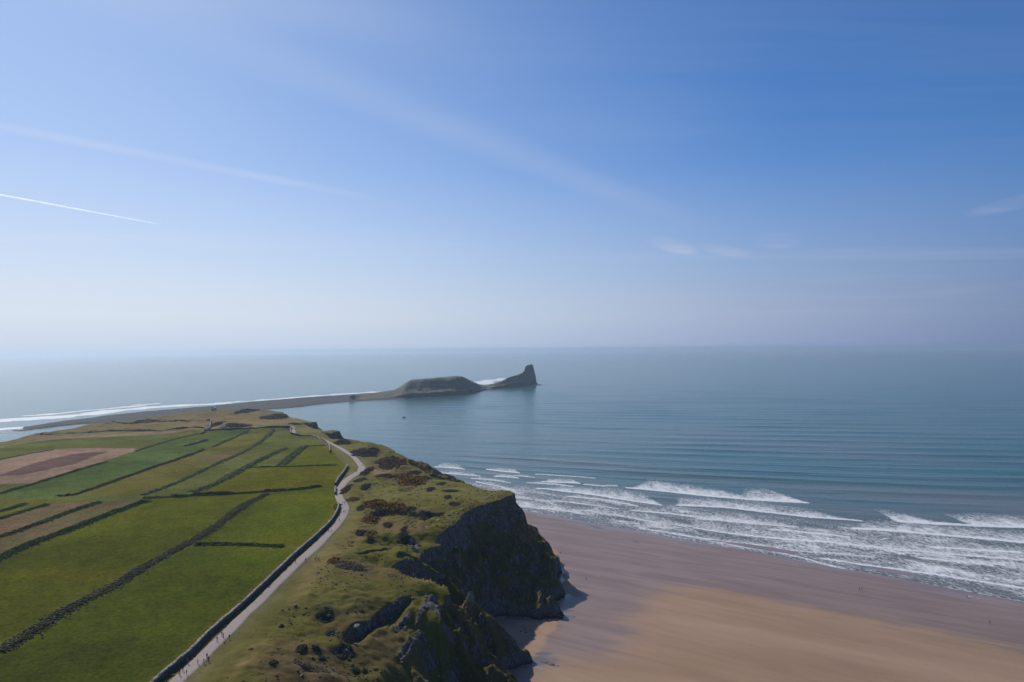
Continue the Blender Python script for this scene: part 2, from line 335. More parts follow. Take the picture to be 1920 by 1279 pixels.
# surface lookup
def hgt(x, y):
    x = np.asarray(x, float); y = np.asarray(y, float)
    i = np.clip(np.searchsorted(xs, x) - 1, 0, len(xs) - 2); j = np.clip(np.searchsorted(ys, y) - 1, 0, len(ys) - 2)
    fx = np.clip((x - xs[i]) / (xs[i + 1] - xs[i]), 0, 1); fy = np.clip((y - ys[j]) / (ys[j + 1] - ys[j]), 0, 1)
    return (H[j, i] * (1 - fx) + H[j, i + 1] * fx) * (1 - fy) + (H[j + 1, i] * (1 - fx) + H[j + 1, i + 1] * fx) * fy
def beach_z(x, y):
    n = .632 * np.asarray(x, float) + .775 * np.asarray(y, float)
    l = .775 * np.asarray(x, float) - .632 * np.asarray(y, float)
    return (483 + 5 * np.sin(l / 37.0) + 3 * np.sin(l / 13.0 + 2) - n) * .011
def ground(x, y, z0=50):
    """where the line of sight through a photo pixel meets the land (or beach)"""
    d = ray(x, y); t = np.linspace(.12, 1.6, 9000) * (1.0) ; 
    zs = CAM_H + d[2] * t
    X = d[0] * t; Y = d[1] * t
    g = np.maximum(hgt(X, Y), np.maximum(beach_z(X, Y), 0.0))
    g = np.where((X > xs[-1]) | (X < xs[0]) | (Y > ys[-1]), np.maximum(beach_z(X, Y), 0), g)
    k = np.argmax(zs < g)
    if not (zs < g).any(): return (*plane(x, y, 0), 0.0)
    return (float(X[k]), float(Y[k]), float(g[k]))

# bluffs: short rock steps cut into the grass (px top edge, drop m, run m)
BL = [([(655,1172),(683,1165),(706,1153),(726,1136),(771,1116)], 4.4, 8), ([(762,1008),(770,1004),(784,1014)], 3.5, 4),
      ([(596,1153),(612,1150),(624,1156)], 2.0, 3), ([(630,1214),(648,1207),(662,1218)], 3.0, 4),
      ([(745,1180),(762,1160)], 2.2, 3), ([(752,1228),(775,1194)], 2.4, 4), ([(700,958),(760,956),(800,962),(836,958)], 1.6, 6), ([(668,1036),(700,1030),(735,1026)], 1.2, 6)]
bluff = np.zeros(GX.shape)
_BP = [[ground(x, y)[:2] for x, y in pts] for pts, _, _ in BL]
for P, (_, drop, run) in zip(_BP, BL):
    xa = np.array([p[0] for p in P]); ya = np.array([p[1] for p in P]); o = np.argsort(xa); xa, ya = xa[o], ya[o]
    ye = np.interp(GX, xa, ya) + 1.0 * fbm(GX / 3, GY / 3, seed=91)
    s = ye - GY                                   # > 0 on the near side
    ends = sstep(xa[0] - 2, xa[0] + 3, GX) * (1 - sstep(xa[-1] - 3, xa[-1] + 2, GX))
    d = np.where(s > 0, sstep(0, .8 * drop + .6, s) * (1 - sstep(run * .5, run * 2.4, s)), 0) * ends
    H = H - drop * d; bluff = np.maximum(bluff, ends * sstep(-.6, .2, s) * (1 - sstep(.8 * drop + .4, .8 * drop + 2.0, s)) * (drop > 1.9))
ribk = np.zeros(GX.shape)
for pts_, w_ in (([(806,1126),(816,1140),(828,1160),(838,1190),(845,1225),(852,1258),(856,1276)], 4.2), ([(745,1184),(756,1172),(768,1156)], 1.8), ([(752,1238),(764,1220),(778,1200),(788,1190)], 2.2), ([(775,1262),(782,1275)], 1.5), ([(800,1128),(790,1150),(782,1172)], 1.5)):
    d_ = segdist(GX, GY, [ground(x, y)[:2] for x, y in pts_], False) + 1.6 * fbm(GX / 3.5, GY / 3.5, oct=3, seed=161)
    f_ = 1 - sstep(w_ * .5, w_, d_); ribk = np.maximum(ribk, f_)
H = H + ribk * (.7 + 1.9 * np.abs(fbm(GX / 2.6, GY / 3.6, oct=4, seed=162, gain=.6)) - .3)
# lynchets and ruts hidden in the fields
H = H + np.where(infield, .12 * fbm(GX / 30, GY / 30, seed=51), 0)

# hedges: line in the photo, width, height, kind, label;  scrub: name, category, kind, centre, radii, label, height, tilt
HEDGES = [
 ([(0,1222),(60,1185),(120,1145),(220,1095),(260,1068),(330,1030),(385,1000),(420,975),(460,945),(500,926)], 5.2, 0.9, 'mixed', 'broad purplish bramble hedge running diagonally between the two big near fields'),
 ([(-60,1075),(0,1045),(60,1017),(120,997),(200,965),(275,938)], 5.5, 1.5, 'green', 'broad dark green hedge below the brown strips at the left edge'),
 ([(368,1021),(400,1020),(450,1021),(490,1022),(530,1024)], 3.2, 1.3, 'green', 'short green cross hedge joining the big bramble hedge from the right'),
 ([(270,934),(335,930),(375,928),(430,926),(500,921)], 3.6, 1.3, 'green', 'green cross hedge at the top of the long green pasture'),
 ([(362,927),(395,926),(428,925)], 4.2, 2.0, 'dark', 'dark thicket standing in the green cross hedge'),
 ([(500,920),(550,918),(575,915),(602,912)], 4.0, 1.8, 'dark', 'dark hedge ending in the field near the bend of the stone wall'),
 ([(326,931),(346,930)], 4.0, 1.8, 'dark', 'small dark thicket left of the longer one in the cross hedge'),
 ([(108,930),(130,929),(150,925),(220,900),(290,875),(345,857),(382,843)], 3.6, 1.6, 'dark', 'long thin dark hedge slanting across the middle fields'),
 ([(268,928),(330,906),(400,872),(475,840),(512,805)], 4.5, 1.0, 'pale', 'long low green bank from the cross hedge up to the far wall'),
 ([(362,922),(400,909),(462,875),(500,856),(535,840)], 6.5, 1.2, 'pale', 'broad green bank left of the olive pasture'),
 ([(460,877),(475,876),(540,875),(630,872)], 3.2, 1.2, 'green', 'thin straight hedge along the top of the olive pasture'),
 ([(519,874),(545,853),(565,837)], 3.5, 1.0, 'pale', 'left one of the twin curved banks above the thin straight hedge'),
 ([(530,874),(556,852),(574,836)], 3.8, 1.1, 'green', 'right one of the twin curved banks above the thin straight hedge'),
 ([(576,836),(610,835)], 2.5, .8, 'pale', 'faint short hedge joining the right twin bank to the wall'),
 ([(350,836),(368,831),(387,825)], 4.5, 1.8, 'dark', 'short dark hedge alone between the far green strips'),
 ([(400,838),(430,824),(467,807)], 4.2, 1.0, 'pale', 'low green bank meeting the far wall left of centre'),
 ([(255,846),(330,822),(385,810)], 3.6, .9, 'pale', 'low pale bank from the bare field corner towards the far wall'),
 ([(75,815),(150,811),(250,808),(320,806),(380,802)], 6.0, 2.0, 'dark', 'long dark hedge under the narrow yellowish field'),
 ([(130,795),(200,794),(300,791),(397,789)], 4.0, 1.6, 'dark', 'far dark hedge above the narrow yellowish field'),
 ([(0,926),(30,916),(62,908),(150,880),(200,866)], 3.6, 1.2, 'green', 'thin green hedge below the pinkish bare field'),
 ([(0,959),(25,952),(47,944)], 3.8, 1.1, 'green', 'uppermost short hedge at the left edge below the crop strip'),
 ([(0,973),(45,958),(89,946)], 3.8, 1.1, 'green', 'hedge above the upper brown strip at the left edge'),
 ([(0,1007),(59,986),(118,964),(150,952),(187,941)], 4.0, 1.3, 'green', 'green hedge between the two brown strips'),
 ([(0,862),(50,852),(100,843)], 2.5, .7, 'pale', 'faint bank along the top left of the pinkish bare field'),
 ([(-20,830),(20,822),(75,815),(130,797)], 8.0, 1.6, 'dark', 'dark scrub along the seaward edge at far left'),
]
PT = [
 ('heather_patch','bush','heather',644,830,15,5,'dark brown scrub patch just right of the far end of the path',1.3),
 ('heather_patch','bush','heather',682,850,28,7,'large dark brown scrub patch below the walkers at the far cliff edge',1.5,-.5),
 ('heather_patch','bush','heather',700,842,12,3,'small brown scrub patch above the large one near the far cliff edge',1.2),
 ('bracken_patch','bracken','rust',737,867,34,12,'biggest rusty brown bracken patch near the jagged far cliff edge',1.5,-.4),
 ('bracken_patch','bracken','rust',790,879,14,8,'rusty scrub hugging the far cliff edge above the surf',1.4,-.8),
 ('gorse_patch','gorse','gorse',752,892,16,10,'orange gorse patch right of the tan clearing',1.3,-.3),
 ('gorse_patch','gorse','gorse',776,904,26,12,'large orange-brown gorse thicket in the middle of the headland',1.5,.3),
 ('bracken_patch','bracken','rust',688,884,9,8,'brown bracken on the left rim of the tan clearing',1.1),
 ('bracken_patch','bracken','rust',722,892,20,3.5,'rusty bracken line along the lower rim of the tan clearing',1.1),
 ('heather_patch','bush','dark',676,900,13,3,'dark arc of scrub right of the path bend',1.0),
 ('bracken_patch','bracken','heather',686,913,9,4.5,'small brown bracken clump below the dark arc of scrub',.9),
 ('gorse_patch','gorse','rust',648,918,8,9,'brown gorse clump at the right edge of the path where it narrows',1.2),
 ('gorse_patch','gorse','gorse',663,936,11,4.5,'first orange gorse clump right of the path',1.3),
 ('gorse_patch','gorse','gorse',700,944,24,7,'dense orange gorse band, left half',1.7,-.35),
 ('gorse_patch','gorse','gorse',738,952,24,6.5,'dense orange gorse band, right half',1.7,-.25),
 ('bracken_patch','bracken','heather',677,953,8,4,'dull brown clump just below the gorse band',1.0),
 ('bracken_patch','bracken','heather',713,959,11,4,'brown clump under the middle of the gorse band',1.0),
 ('gorse_patch','gorse','gorse',696,974,15,9,'orange gorse clump with a green edge on the mid slope',1.4),
 ('bracken_patch','bracken','rust',727,985,9,5,'dark rusty clump right of the mid slope gorse',1.1,-.5),
 ('gorse_patch','gorse','gorse',695,1003,13,6,'orange gorse clump above the grassy hummock',1.3),
 ('bracken_patch','bracken','heather',677,999,9,5,'grey-brown clump left of the hummock gorse',1.0),
 ('bush','bush','dark',694,1011,6,4,'round dark bush under the hummock gorse',1.4),
 ('bracken_patch','bracken','rust',757,993,6,5,'small rusty clump near the rock notch',1.0),
 ('bush','bush','dark',757,1007,12,6,'dark bushes by the pale rock on the ridge',1.5),
 ('heather_patch','bush','heather',796,967,13,6,'dark brown scrub above the pale boulder',1.2),
 ('heather_patch','bush','dark',846,921,17,2.6,'long thin dark scrub streak on the flat headland',.7),
 ('heather_patch','bush','heather',808,917,9,3.5,'small ring of brown scrub on the headland lawn',.7),
 ('heather_patch','bush','dark',840,933,7,3,'little dark bush with a pale side on the headland lawn',1.1),
 ('bracken_patch','bracken','rust',852,946,11,4,'row of rusty bushes near the top of the big dark cliff',1.2),
 ('heather_patch','bush','dark',827,907,10,2.6,'faint dark scrub streak above the long one',.6),
 ('heather_patch','bush','dark',870,899,14,2.4,'dark scrub lip on the seaward edge above the surf',.9,-.4),
 ('heather_patch','bush','dark',892,908,14,3,'dark scrub lip nearest the headland corner on the seaward edge',.9,-.5),
 ('heather_patch','bush','heather',800,896,9,3,'small brown scrub clump at the upper lawn edge',.9),
 ('heather_patch','bush','heather',776,887,13,3,'flat brown scrub strip above the orange thicket',.9),
 ('gorse_patch','gorse','gorse',625,1052,10,5,'yellowish gorse end of the streak beside the hollow',.9),
 ('bracken_patch','bracken','straw',655,1063,32,6,'long brown bracken streak above the grassy spur',.7,-.1),
 ('heather_patch','bush','dark',770,955,12,3,'dark scrub in the shade below the headland lawn',1.0),
 ('bush','bush','dark',611,1160,14,9,'dark bush group around the rocks in the foreground slope',1.3),
 ('bush','bush','dark',566,1217,10,8,'round dark bush at the foot of the brown patch',1.5),
 ('bush','bush','dark',645,1233,16,14,'largest dark bush mass at the foreground hollow',1.8),
 ('bush','bush','dark',604,1235,7,5,'small dark bush left of the largest foreground one',1.1),
 ('bush','bush','dark',592,1215,9,4,'straggling dark bushes above the small one',1.0),
 ('bush','bush','dark',527,1175,4,3,'single small dark bush on the open grass slope',1.0),
 ('bush','bush','dark',620,1190,10,5,'dark clump beside grey rocks on the foreground slope',1.0),
 ('heather_patch','bush','heather',512,1243,9,5,'low brown clump at the left of the foreground slope',.8),
 ('bush','bush','dark',667,1258,8,5,'dark bush just below the largest mass',1.2),
 ('bush','bush','dark',683,1259,6,4,'little dark bush right of the last one at the bottom edge',1.0),
 ('bracken_patch','bracken','straw',580,1252,40,7,'wide brown bracken bank near the bottom edge',.7,-.15),
 ('bush','bush','dark',712,1172,4,3,'tiny dark bush at the foot of the curved rock scarp',.8),
 ('bush','bush','dark',836,1094,8,6,'dark bushes on the very tip of the near spur',1.8),
 ('heather_patch','bush','heather',467,770,18,6,'brown scrub patch on the far heath top',2.0,-.5),
 ('heather_patch','bush','heather',517,783,24,5.5,'largest brown scrub patch on the far heath',2.0,-.1),
 ('heather_patch','bush','heather',408,794,8,4,'small brown scrub left of the far hut',1.8),
 ('heather_patch','bush','heather',448,797,28,4,'long dark scrub strip just above the far wall',2.0,-.1),
 ('heather_patch','bush','heather',429,766,8,1.5,'tiny dark scrub dot on the far skyline heath',1.4),
 ('heather_patch','bush','heather',372,771,24,4.5,'dark scrub patch left of the white lookout',2.0,-.1),
 ('heather_patch','bush','heather',553,796,11,2.2,'low scrub strip beside the far headland rocks',1.4),
 ('heather_patch','bush','heather',280,789,34,2,'long low scrub strip on the far left heath',1.6),
 ('heather_patch','bush','heather',240,780,45,2.5,'dark scrub edge along the far left clifftop',1.8,.3),
 ('bush','bush','dark',524,771,12,3.5,'dark scrub crowning the farthest headland',2.0),
]
# ------------------------------------------------------------------ land colours (albedo) on the grid
def col(r, g, b): return np.array([r, g, b], float)
base = np.zeros(GX.shape + (3,)) + col(.080, .084, .019)
n1 = fbm(GX / 40, GY / 40, oct=4, seed=61)[..., None]; n2 = fbm(GX / 9, GY / 9, oct=4, seed=62)[..., None]; n3 = fbm(GX / 2.5, GY / 2.5, oct=2, seed=63)[..., None]
def lerp(a, b, f): return a + (b - a) * f
base = lerp(base, col(.115, .105, .045), np.clip(.35 + .9 * n1, 0, 1) * .5)
base = lerp(base, col(.055, .070, .018), np.clip(n2 * 2 - .3, 0, 1) * .5)
base = lerp(base, col(.11, .082, .05), np.clip(n2 * -2 - .35, 0, 1) * .5)
def spot(px, py, rx, ry, c, s, z=52, noise=.5):
    global base
    cx, cy = plane(px, py, z); Z = cy; ax = rx * Z / FPX; ay = ry * Z * Z / (FPX * (CAM_H - z))
    d = np.sqrt(((GX - cx) / ax) ** 2 + ((GY - cy) / ay) ** 2) + noise * fbm(GX / (ax * .5), GY / (ay * .4), oct=4, seed=int(px) % 97)
    f = (1 - sstep(.6, 1.15, d))[..., None] * s; base = lerp(base, c, f)
BROWN = col(.105, .075, .052); TAN = col(.17, .135, .075); OLIVE = col(.10, .105, .035); DARKG = col(.045, .058, .016)
spot(560, 1240, 90, 50, BROWN, .6, 49); spot(620, 1270, 60, 18, BROWN, .8, 46); spot(590, 1110, 90, 22, OLIVE, .6, 52); spot(680, 1180, 90, 60, BROWN, .45, 45)
spot(500, 1150, 60, 90, OLIVE, .5, 54); spot(480, 1215, 30, 30, TAN, .35, 54); spot(455, 1230, 14, 6, TAN, .7, 54); spot(808, 1093, 24, 4, col(.17,.125,.07), .6, 43)
spot(655, 1030, 40, 20, DARKG, .5, 51); spot(700, 1060, 60, 14, BROWN, .5, 50)
spot(820, 920, 120, 22, OLIVE, .8, 51); spot(720, 925, 70, 25, OLIVE, .7, 53); spot(715, 879, 28, 9, TAN, .9, 53); spot(760, 985, 60, 12, BROWN, .6, 50); spot(600, 1050, 30, 60, TAN, .28, 54)
spot(640, 1010, 25, 70, TAN, .3, 54); spot(700, 965, 55, 4, TAN, .35, 53); spot(740, 955, 26, 3, TAN, .6, 52)
spot(480, 785, 110, 22, TAN, .75, 50, .3); spot(500, 775, 40, 8, OLIVE, .6, 48, .3); spot(600, 800, 45, 14, col(.13,.125,.06), .8, 48); spot(430, 780, 60, 12, col(.12,.09,.062), .6, 50)
far_heath = (~infield) & (GX < -380); base = np.where(far_heath[..., None], lerp(base, col(.125, .10, .06), .55), base)
# cliff slopes: bracken and thin grass before rock is mixed in
clg = (sstep(.0, .2, t))[..., None]; base = lerp(base, lerp(col(.046, .050, .018), col(.070, .056, .034), np.clip(.5 + n2, 0, 1)), clg * .8)

GREEN = col(.064, .090, .006)
fieldc = np.zeros(GX.shape + (3,)) + GREEN
fieldc = lerp(fieldc, col(.075, .105, .028), np.clip(.5 + 1.2 * n1, 0, 1) * .6)
REG = []   # (name, label, polygon, colour)
def W2(pts, z=56):
    out = []
    for x, y in pts:
        g = ground(x, y) if 0 <= x <= 1000 and y <= 1275 else None
        out.append(g[:2] if g is not None and g[2] > 25 else plane(x, y, 53 if y < 900 else 55))
    return out
FIELDP = [plane(20, 1560, 54.0), plane(205, 1360, 54.0)] + wall_w + W2([(629,925),(629,912),(641,893),(652,876),(640,868),(622,845),(608,828),(590,820),(547,815),(546,800),(480,804),(400,808)]) + FIELDP[-8:]
infield = inpoly(GX, GY, FIELDP)
FARF = col(.085, .105, .050)
REG.append(('pasture', 'pale olive far pasture', W2([(-400,870),(0,826),(80,815),(250,809),(380,803),(400,808),(480,804),(546,800),(547,815),(590,820),(622,845),(652,876),(470,878),(365,921),(275,934),(0,934),(-400,990)]), FARF))
REG.append(('pasture', 'narrow yellowish field behind the dark wall', W2([(70,812),(130,796),(395,789),(392,803),(250,808)], 50), col(.15, .15, .07)))
REG.append(('crop_field', 'blue-green strip of young crop', W2([(-200,985),(0,927),(62,908),(150,880),(255,845),(300,829),(400,809),(470,806),(400,838),(382,843),(290,875),(220,900),(120,932),(0,934)]), col(.062, .100, .050)))
REG.append(('crop_field', 'green strip between the thin hedges', W2([(400,838),(467,806),(512,805),(475,840),(400,872),(330,902),(280,928),(110,932),(220,900),(345,857)]), col(.095, .100, .042)))
REG.append(('stubble_field', 'pinkish tan bare field', W2([(-250,930),(0,862),(100,843),(150,840),(250,840),(254,846),(150,879),(62,906),(0,908),(-250,985)]), col(.235, .165, .125)))
REG.append(('ploughed_field', 'dark red-brown ploughed strip', W2([(-200,960),(0,890),(60,870),(137,851),(205,846),(140,870),(45,890),(0,893)]), col(.115, .075, .068)))
REG.append(('stubble_field', 'thin tan strip below the long wall', W2([(-100,836),(0,829),(80,818),(250,811),(370,805),(300,815),(100,824)]), col(.19, .15, .10)))
REG.append(('pasture', 'dull green field between the hedges', W2([(475,878),(630,873),(652,878),(641,893),(629,912),(600,913),(500,921),(375,928),(365,921),(420,897)]), col(.086, .098, .018)))
REG.append(('pasture', 'pasture at the bend of the path', W2([(540,842),(575,836),(610,835),(625,850),(650,874),(530,874)]), col(.080, .102, .020)))
REG.append(('stubble_field', 'brown rough strip beside the broad hedge', W2([(-300,1190),(0,1042),(120,993),(275,937),(187,941),(118,964),(59,986),(0,1007),(-300,1120)]), col(.120, .095, .052)))
REG.append(('stubble_field', 'second brown rough strip', W2([(-300,1118),(0,1004),(59,984),(118,962),(187,939),(89,946),(0,973),(-300,1060)]), col(.140, .098, .062)))
REG.append(('pasture', 'narrow green strip at the left edge', W2([(-300,1060),(0,973),(89,946),(187,939),(0,934),(-300,1010)]), col(.080, .092, .032)))
REG.append(('pasture', 'long green pasture between two broad hedges', W2([(-300,1400),(0,1222),(220,1095),(330,1030),(420,975),(500,922),(375,928),(275,936),(120,995),(0,1043),(-300,1190)]), col(.072, .092, .010)))
REG.append(('pasture', 'green pasture above the cross hedge', W2([(385,1000),(420,975),(500,922),(600,913),(628,914),(634,953),(601,992),(560,1026),(530,1024),(370,1020)]), col(.066, .092, .008)))
REG.append(('pasture', 'large bright green pasture beside the stone wall', W2([(-300,1400),(0,1222),(220,1095),(370,1021),(530,1025),(556,1031),(474,1104),(385,1184),(291,1272),(230,1330),(150,1500),(-300,1700)]), col(.062, .090, .005)))
regid = np.full(GX.shape, -1)
for k, (nm, lb, P, c) in enumerate(REG):
    m_ = inpoly(GX + .8 * fbm(GX / 6, GY / 6, seed=k), GY, P); regid[m_] = k; fieldc[m_] = c
mott = .80 + .30 * np.clip(.5 + n1 * 1.4, 0, 1) + .16 * n2
fieldc = fieldc * mott
fieldc = lerp(fieldc, col(.10, .105, .035), np.clip(fbm(GX / 60, GY / 18, oct=3, seed=70) * 2 - .3, 0, 1)[..., None] * .45)
gaus = lambda px, py, rx, ry, z=56: np.exp(-(((GX - plane(px, py, z)[0]) / rx) ** 2 + ((GY - plane(px, py, z)[1]) / ry) ** 2))[..., None]
fieldc = lerp(fieldc, col(.20, .115, .065), gaus(425, 848, 16, 26) * .6 * np.clip(.7 + 2 * n2, 0, 1))
# rough margin along walls
marg = (1 - sstep(1.5, 7, segdist(GX, GY, wall_w, False)))[..., None]
fieldc = lerp(fieldc, col(.105, .105, .045), marg * .7)
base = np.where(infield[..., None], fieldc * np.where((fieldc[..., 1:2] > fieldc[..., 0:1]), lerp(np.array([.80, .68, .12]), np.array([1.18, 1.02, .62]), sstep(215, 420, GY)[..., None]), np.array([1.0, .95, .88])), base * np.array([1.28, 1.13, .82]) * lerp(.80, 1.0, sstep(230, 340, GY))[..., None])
dtan = (1 - sstep(2.5, 11, dpath))[..., None] * np.where(infield, 0, 1)[..., None]
base = lerp(base, col(.165, .15, .07), dtan * np.clip(.5 + n2 * .8, 0, 1) * .75)
base = lerp(base, col(.10,.085,.05), (np.where(infield,0,1)*(1 - sstep(.2, 1.4, np.abs(dpath - 3.2))))[..., None] * .6)
base = np.clip(base * (1 + .16 * n3), .01, 1)

def window(x0, x1, y0, y1):
    return (slice(max(0, np.searchsorted(ys, y0) - 1), np.searchsorted(ys, y1) + 1), slice(max(0, np.searchsorted(xs, x0) - 1), np.searchsorted(xs, x1) + 1))
for hp_, wd_, ht_, kd_, lb_ in HEDGES:
    P_ = np.array([ground(x, y)[:2] for x, y in hp_]); w = window(P_[:, 0].min() - 12, P_[:, 0].max() + 12, P_[:, 1].min() - 12, P_[:, 1].max() + 12)
    X_, Y_ = GX[w], GY[w]; d_ = segdist(X_, Y_, P_, False)
    fr_ = float(sstep(330, 620, P_[:, 1].mean())); w_ = wd_ * (.62 + .30 * fbm(X_ / 14, Y_ / 14, oct=3, seed=int(wd_ * 100) % 89)) * (1 - .15 * fr_)
    f_ = (1 - sstep(.55, 1.0, d_ / w_))
    bc_ = {'green': col(.036, .052, .014), 'mixed': col(.070, .066, .036), 'dark': col(.045, .042, .024), 'pale': col(.058, .068, .022)}[kd_]
    bc_ = bc_ * (1 + .6 * fbm(X_ / 4, Y_ / 4, oct=3, seed=int(ht_ * 50) + 7))[..., None]
    q_ = lerp(base[w], np.clip(bc_, .01, 1), f_[..., None] * .85)
    rim_ = (1 - sstep(.0, .35, np.abs(d_ / w_ - 1.05)))[..., None]; base[w] = lerp(q_, q_ * np.array([1.15, 1.08, .9]) + .008, rim_ * .7)
    H[w] += f_ * ht_ * .38 * np.clip(.9 + .8 * fbm(X_ / 7, Y_ / 7, oct=2, seed=71), .2, 1.6)
for p_ in PT:
    gx_, gy_, gz_ = ground(p_[3], p_[4]); ax_ = p_[5] * gy_ / FPX; ay_ = max(p_[6] * gy_ * gy_ / (FPX * (CAM_H - gz_)), ax_ * .25); tl_ = p_[9] if len(p_) > 9 else 0.0
    m_ = 2.2 * ax_; n_ = 2.2 * ay_ + abs(tl_) * m_; w = window(gx_ - m_, gx_ + m_, gy_ - n_, gy_ + n_); X_, Y_ = GX[w], GY[w]
    xx_ = (X_ - gx_) / ax_; yy_ = (Y_ - gy_ - tl_ * (X_ - gx_)) / ay_
    d_ = np.sqrt(xx_ ** 2 + yy_ ** 2) + .9 * fbm(X_ / (ax_ * .45), Y_ / (ay_ * .45), oct=4, seed=int(p_[3]) % 89)
    tc_ = {'gorse': col(.085, .062, .028), 'rust': col(.088, .062, .036), 'heather': col(.075, .062, .044), 'dark': col(.040, .045, .022), 'straw': col(.12, .095, .055)}[p_[2]]
    base[w] = lerp(base[w], tc_ * (1 + .3 * n3[w]), (1 - sstep(.7, 1.6, d_))[..., None] * .75)
# wheel marks beside the long wall
dw_ = segdist(GX, GY, wall_w, False)
for k_, r_ in ((7.5, .09), (9.4, .09), (17.0, .05), (19.0, .05)):
    base = base * (1 + np.where(infield, r_, 0) * np.exp(-((dw_ + .8 * fbm(GX / 40, GY / 40, seed=88) - k_) / .55) ** 2) * (GY < 560))[..., None]
# ------------------------------------------------------------------ displaced surface, rock mask, build the land sheets
gy, gx = np.gradient(H, ys, xs)
nrm = np.stack([-gx, -gy, np.ones_like(H)], -1); nrm /= np.linalg.norm(nrm, axis=-1, keepdims=True)
slope = 1 - nrm[..., 2]
cliffz = np.maximum(np.where(inF & ~inT, np.clip(t * 6, 0, 1), 0), bluff)
dn = (1.3 * fbm(GX / 6, GY / 6, H / 14, oct=4, seed=101, gain=.55) + .5 * (np.abs(fbm(GX / 2.6, GY / 2.6, H / 5, oct=3, seed=102)) * 2 - .6)) * sstep(.12, .4, slope) * np.maximum(cliffz, .0)
VX = GX + nrm[..., 0] * dn; VY = GY + nrm[..., 1] * dn; VZ = H + nrm[..., 2] * dn * .5
rock = sstep(.20, .42, slope + .20 * fbm(GX / 5, GY / 5, H / 5, oct=4, seed=111)) * np.maximum(sstep(.02, .1, np.where(inT, 0, t)), np.maximum(bluff, sstep(.3, .5, slope)))
# pale limestone ribs of the near cliff
rock = np.maximum(rock, ribk * 1.15)
lowrk = np.where(inF & ~inT, 1 - sstep(2, 7, H), 0); rock = np.maximum(rock, lowrk)

mland = Mat('land_turf_and_rock', .95, .04)
cA = mland.attr('Col', True); rk = mland.attr('rock')
fine = mland.noise(1.3, 6, .65); fine2 = mland.noise(.28, 5, .6); speck = mland.noise(4.5, 3, .7)
turf = mland.mix(1.0, cA, mland.mix(fine, (.55, .55, .55), (1.45, 1.42, 1.4)), 'MULTIPLY')
turf = mland.mix(mland.mr(mland.math('MULTIPLY', speck, fine2), .30, .44), turf, mland.mix(.45, turf, (.03, .03, .012)))
strat = mland.noise(.62, 8, .66, mland.pos((1, 1, .38), .5), 1.6)
rockc = mland.mix(mland.mr(strat, .3, .72), (.026, .024, .023), (.200, .182, .166))
rockc = mland.mix(mland.mr(fine2, .50, .68), rockc, (.10, .082, .06))
rockc = mland.mix(mland.mr(mland.noise(.09, 3), .52, .7), rockc, (.135, .095, .078))
# dark tide-washed band low on the rock
sepz = mland.N.new('ShaderNodeSeparateXYZ'); mland.L.new(mland.geo.outputs['Position'], sepz.inputs[0])
wet = mland.mr(mland.math('ADD', sepz.outputs[2], mland.math('MULTIPLY', fine2, 3.0)), 3.5, 6.5, 1, 0)
rockc = mland.mix(wet, rockc, (.030, .029, .028))
vegm = mland.math('MULTIPLY', mland.mr(mland.noise(.11, 5, .65, mland.pos((1, 1, .5), .3), .8), .36, .56), mland.mr(sepz.outputs[2], 32, 44, .75, .15)); vegm = mland.math('MULTIPLY', vegm, mland.mr(sepz.outputs[2], 6, 12, 0, 1))
rk = mland.math('SUBTRACT', rk, vegm)
rmask = mland.mr(mland.math('ADD', rk, mland.math('MULTIPLY', mland.math('SUBTRACT', mland.noise(.7, 6, .7), .5), 1.5)), .42, .62)
mland.set('Base Color', mland.mix(rmask, turf, rockc))
bh = mland.math('ADD', mland.math('MULTIPLY', mland.math('MULTIPLY', strat, rmask), 2.2), mland.math('MULTIPLY', fine, .35))
mland.bump(bh, .6, .9)
LAND = mland.m

mfield = Mat('field_grass', .95, .0)
cA = mfield.attr('Col', True); f1 = mfield.noise(.75, 7, .74); f2 = mfield.noise(.16, 5, .6, mfield.pos((1, .22, 1), R(-38)))
mm = mfield.mix(1.0, cA, mfield.mix(mfield.mr(f1, .25, .75), (.58, .58, .58), (1.42, 1.42, 1.42)), 'MULTIPLY')
mm = mfield.mix(1.0, mm, mfield.mix(f2, (.78, .80, .70), (1.22, 1.20, 1.3)), 'MULTIPLY')
mfield.set('Base Color', mm); mfield.bump(f1, .5, .35)
FIELDM = mfield.m

ny, nx = GX.shape
idx = np.arange(ny * nx).reshape(ny, nx)
Q = np.stack([idx[:-1, :-1], idx[:-1, 1:], idx[1:, 1:], idx[1:, :-1]], -1).reshape(-1, 4)
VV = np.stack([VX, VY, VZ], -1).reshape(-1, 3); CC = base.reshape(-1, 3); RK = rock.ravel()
keep = (VZ.ravel()[Q].max(1) > -2.2)
fr = np.where(infield, regid, -1).ravel()[Q].max(1)
def sub(name, mask, mat, label=None):
    q = Q[mask]
    if len(q) == 0: return None
    u, inv = np.unique(q.ravel(), return_inverse=True)
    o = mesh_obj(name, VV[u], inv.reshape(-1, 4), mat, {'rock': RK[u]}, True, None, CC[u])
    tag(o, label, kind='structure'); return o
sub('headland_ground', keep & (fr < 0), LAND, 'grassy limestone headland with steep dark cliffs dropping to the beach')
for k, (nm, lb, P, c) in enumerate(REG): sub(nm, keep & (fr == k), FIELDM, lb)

# ------------------------------------------------------------------ beach
bx = axis([(-40, 60, 1.0), (60, 620, 1.6)]); by = axis([(200, 460, 1.0), (460, 760, 1.6)])
BX, BY = np.meshgrid(bx, by); BZ = beach_z(BX, BY)
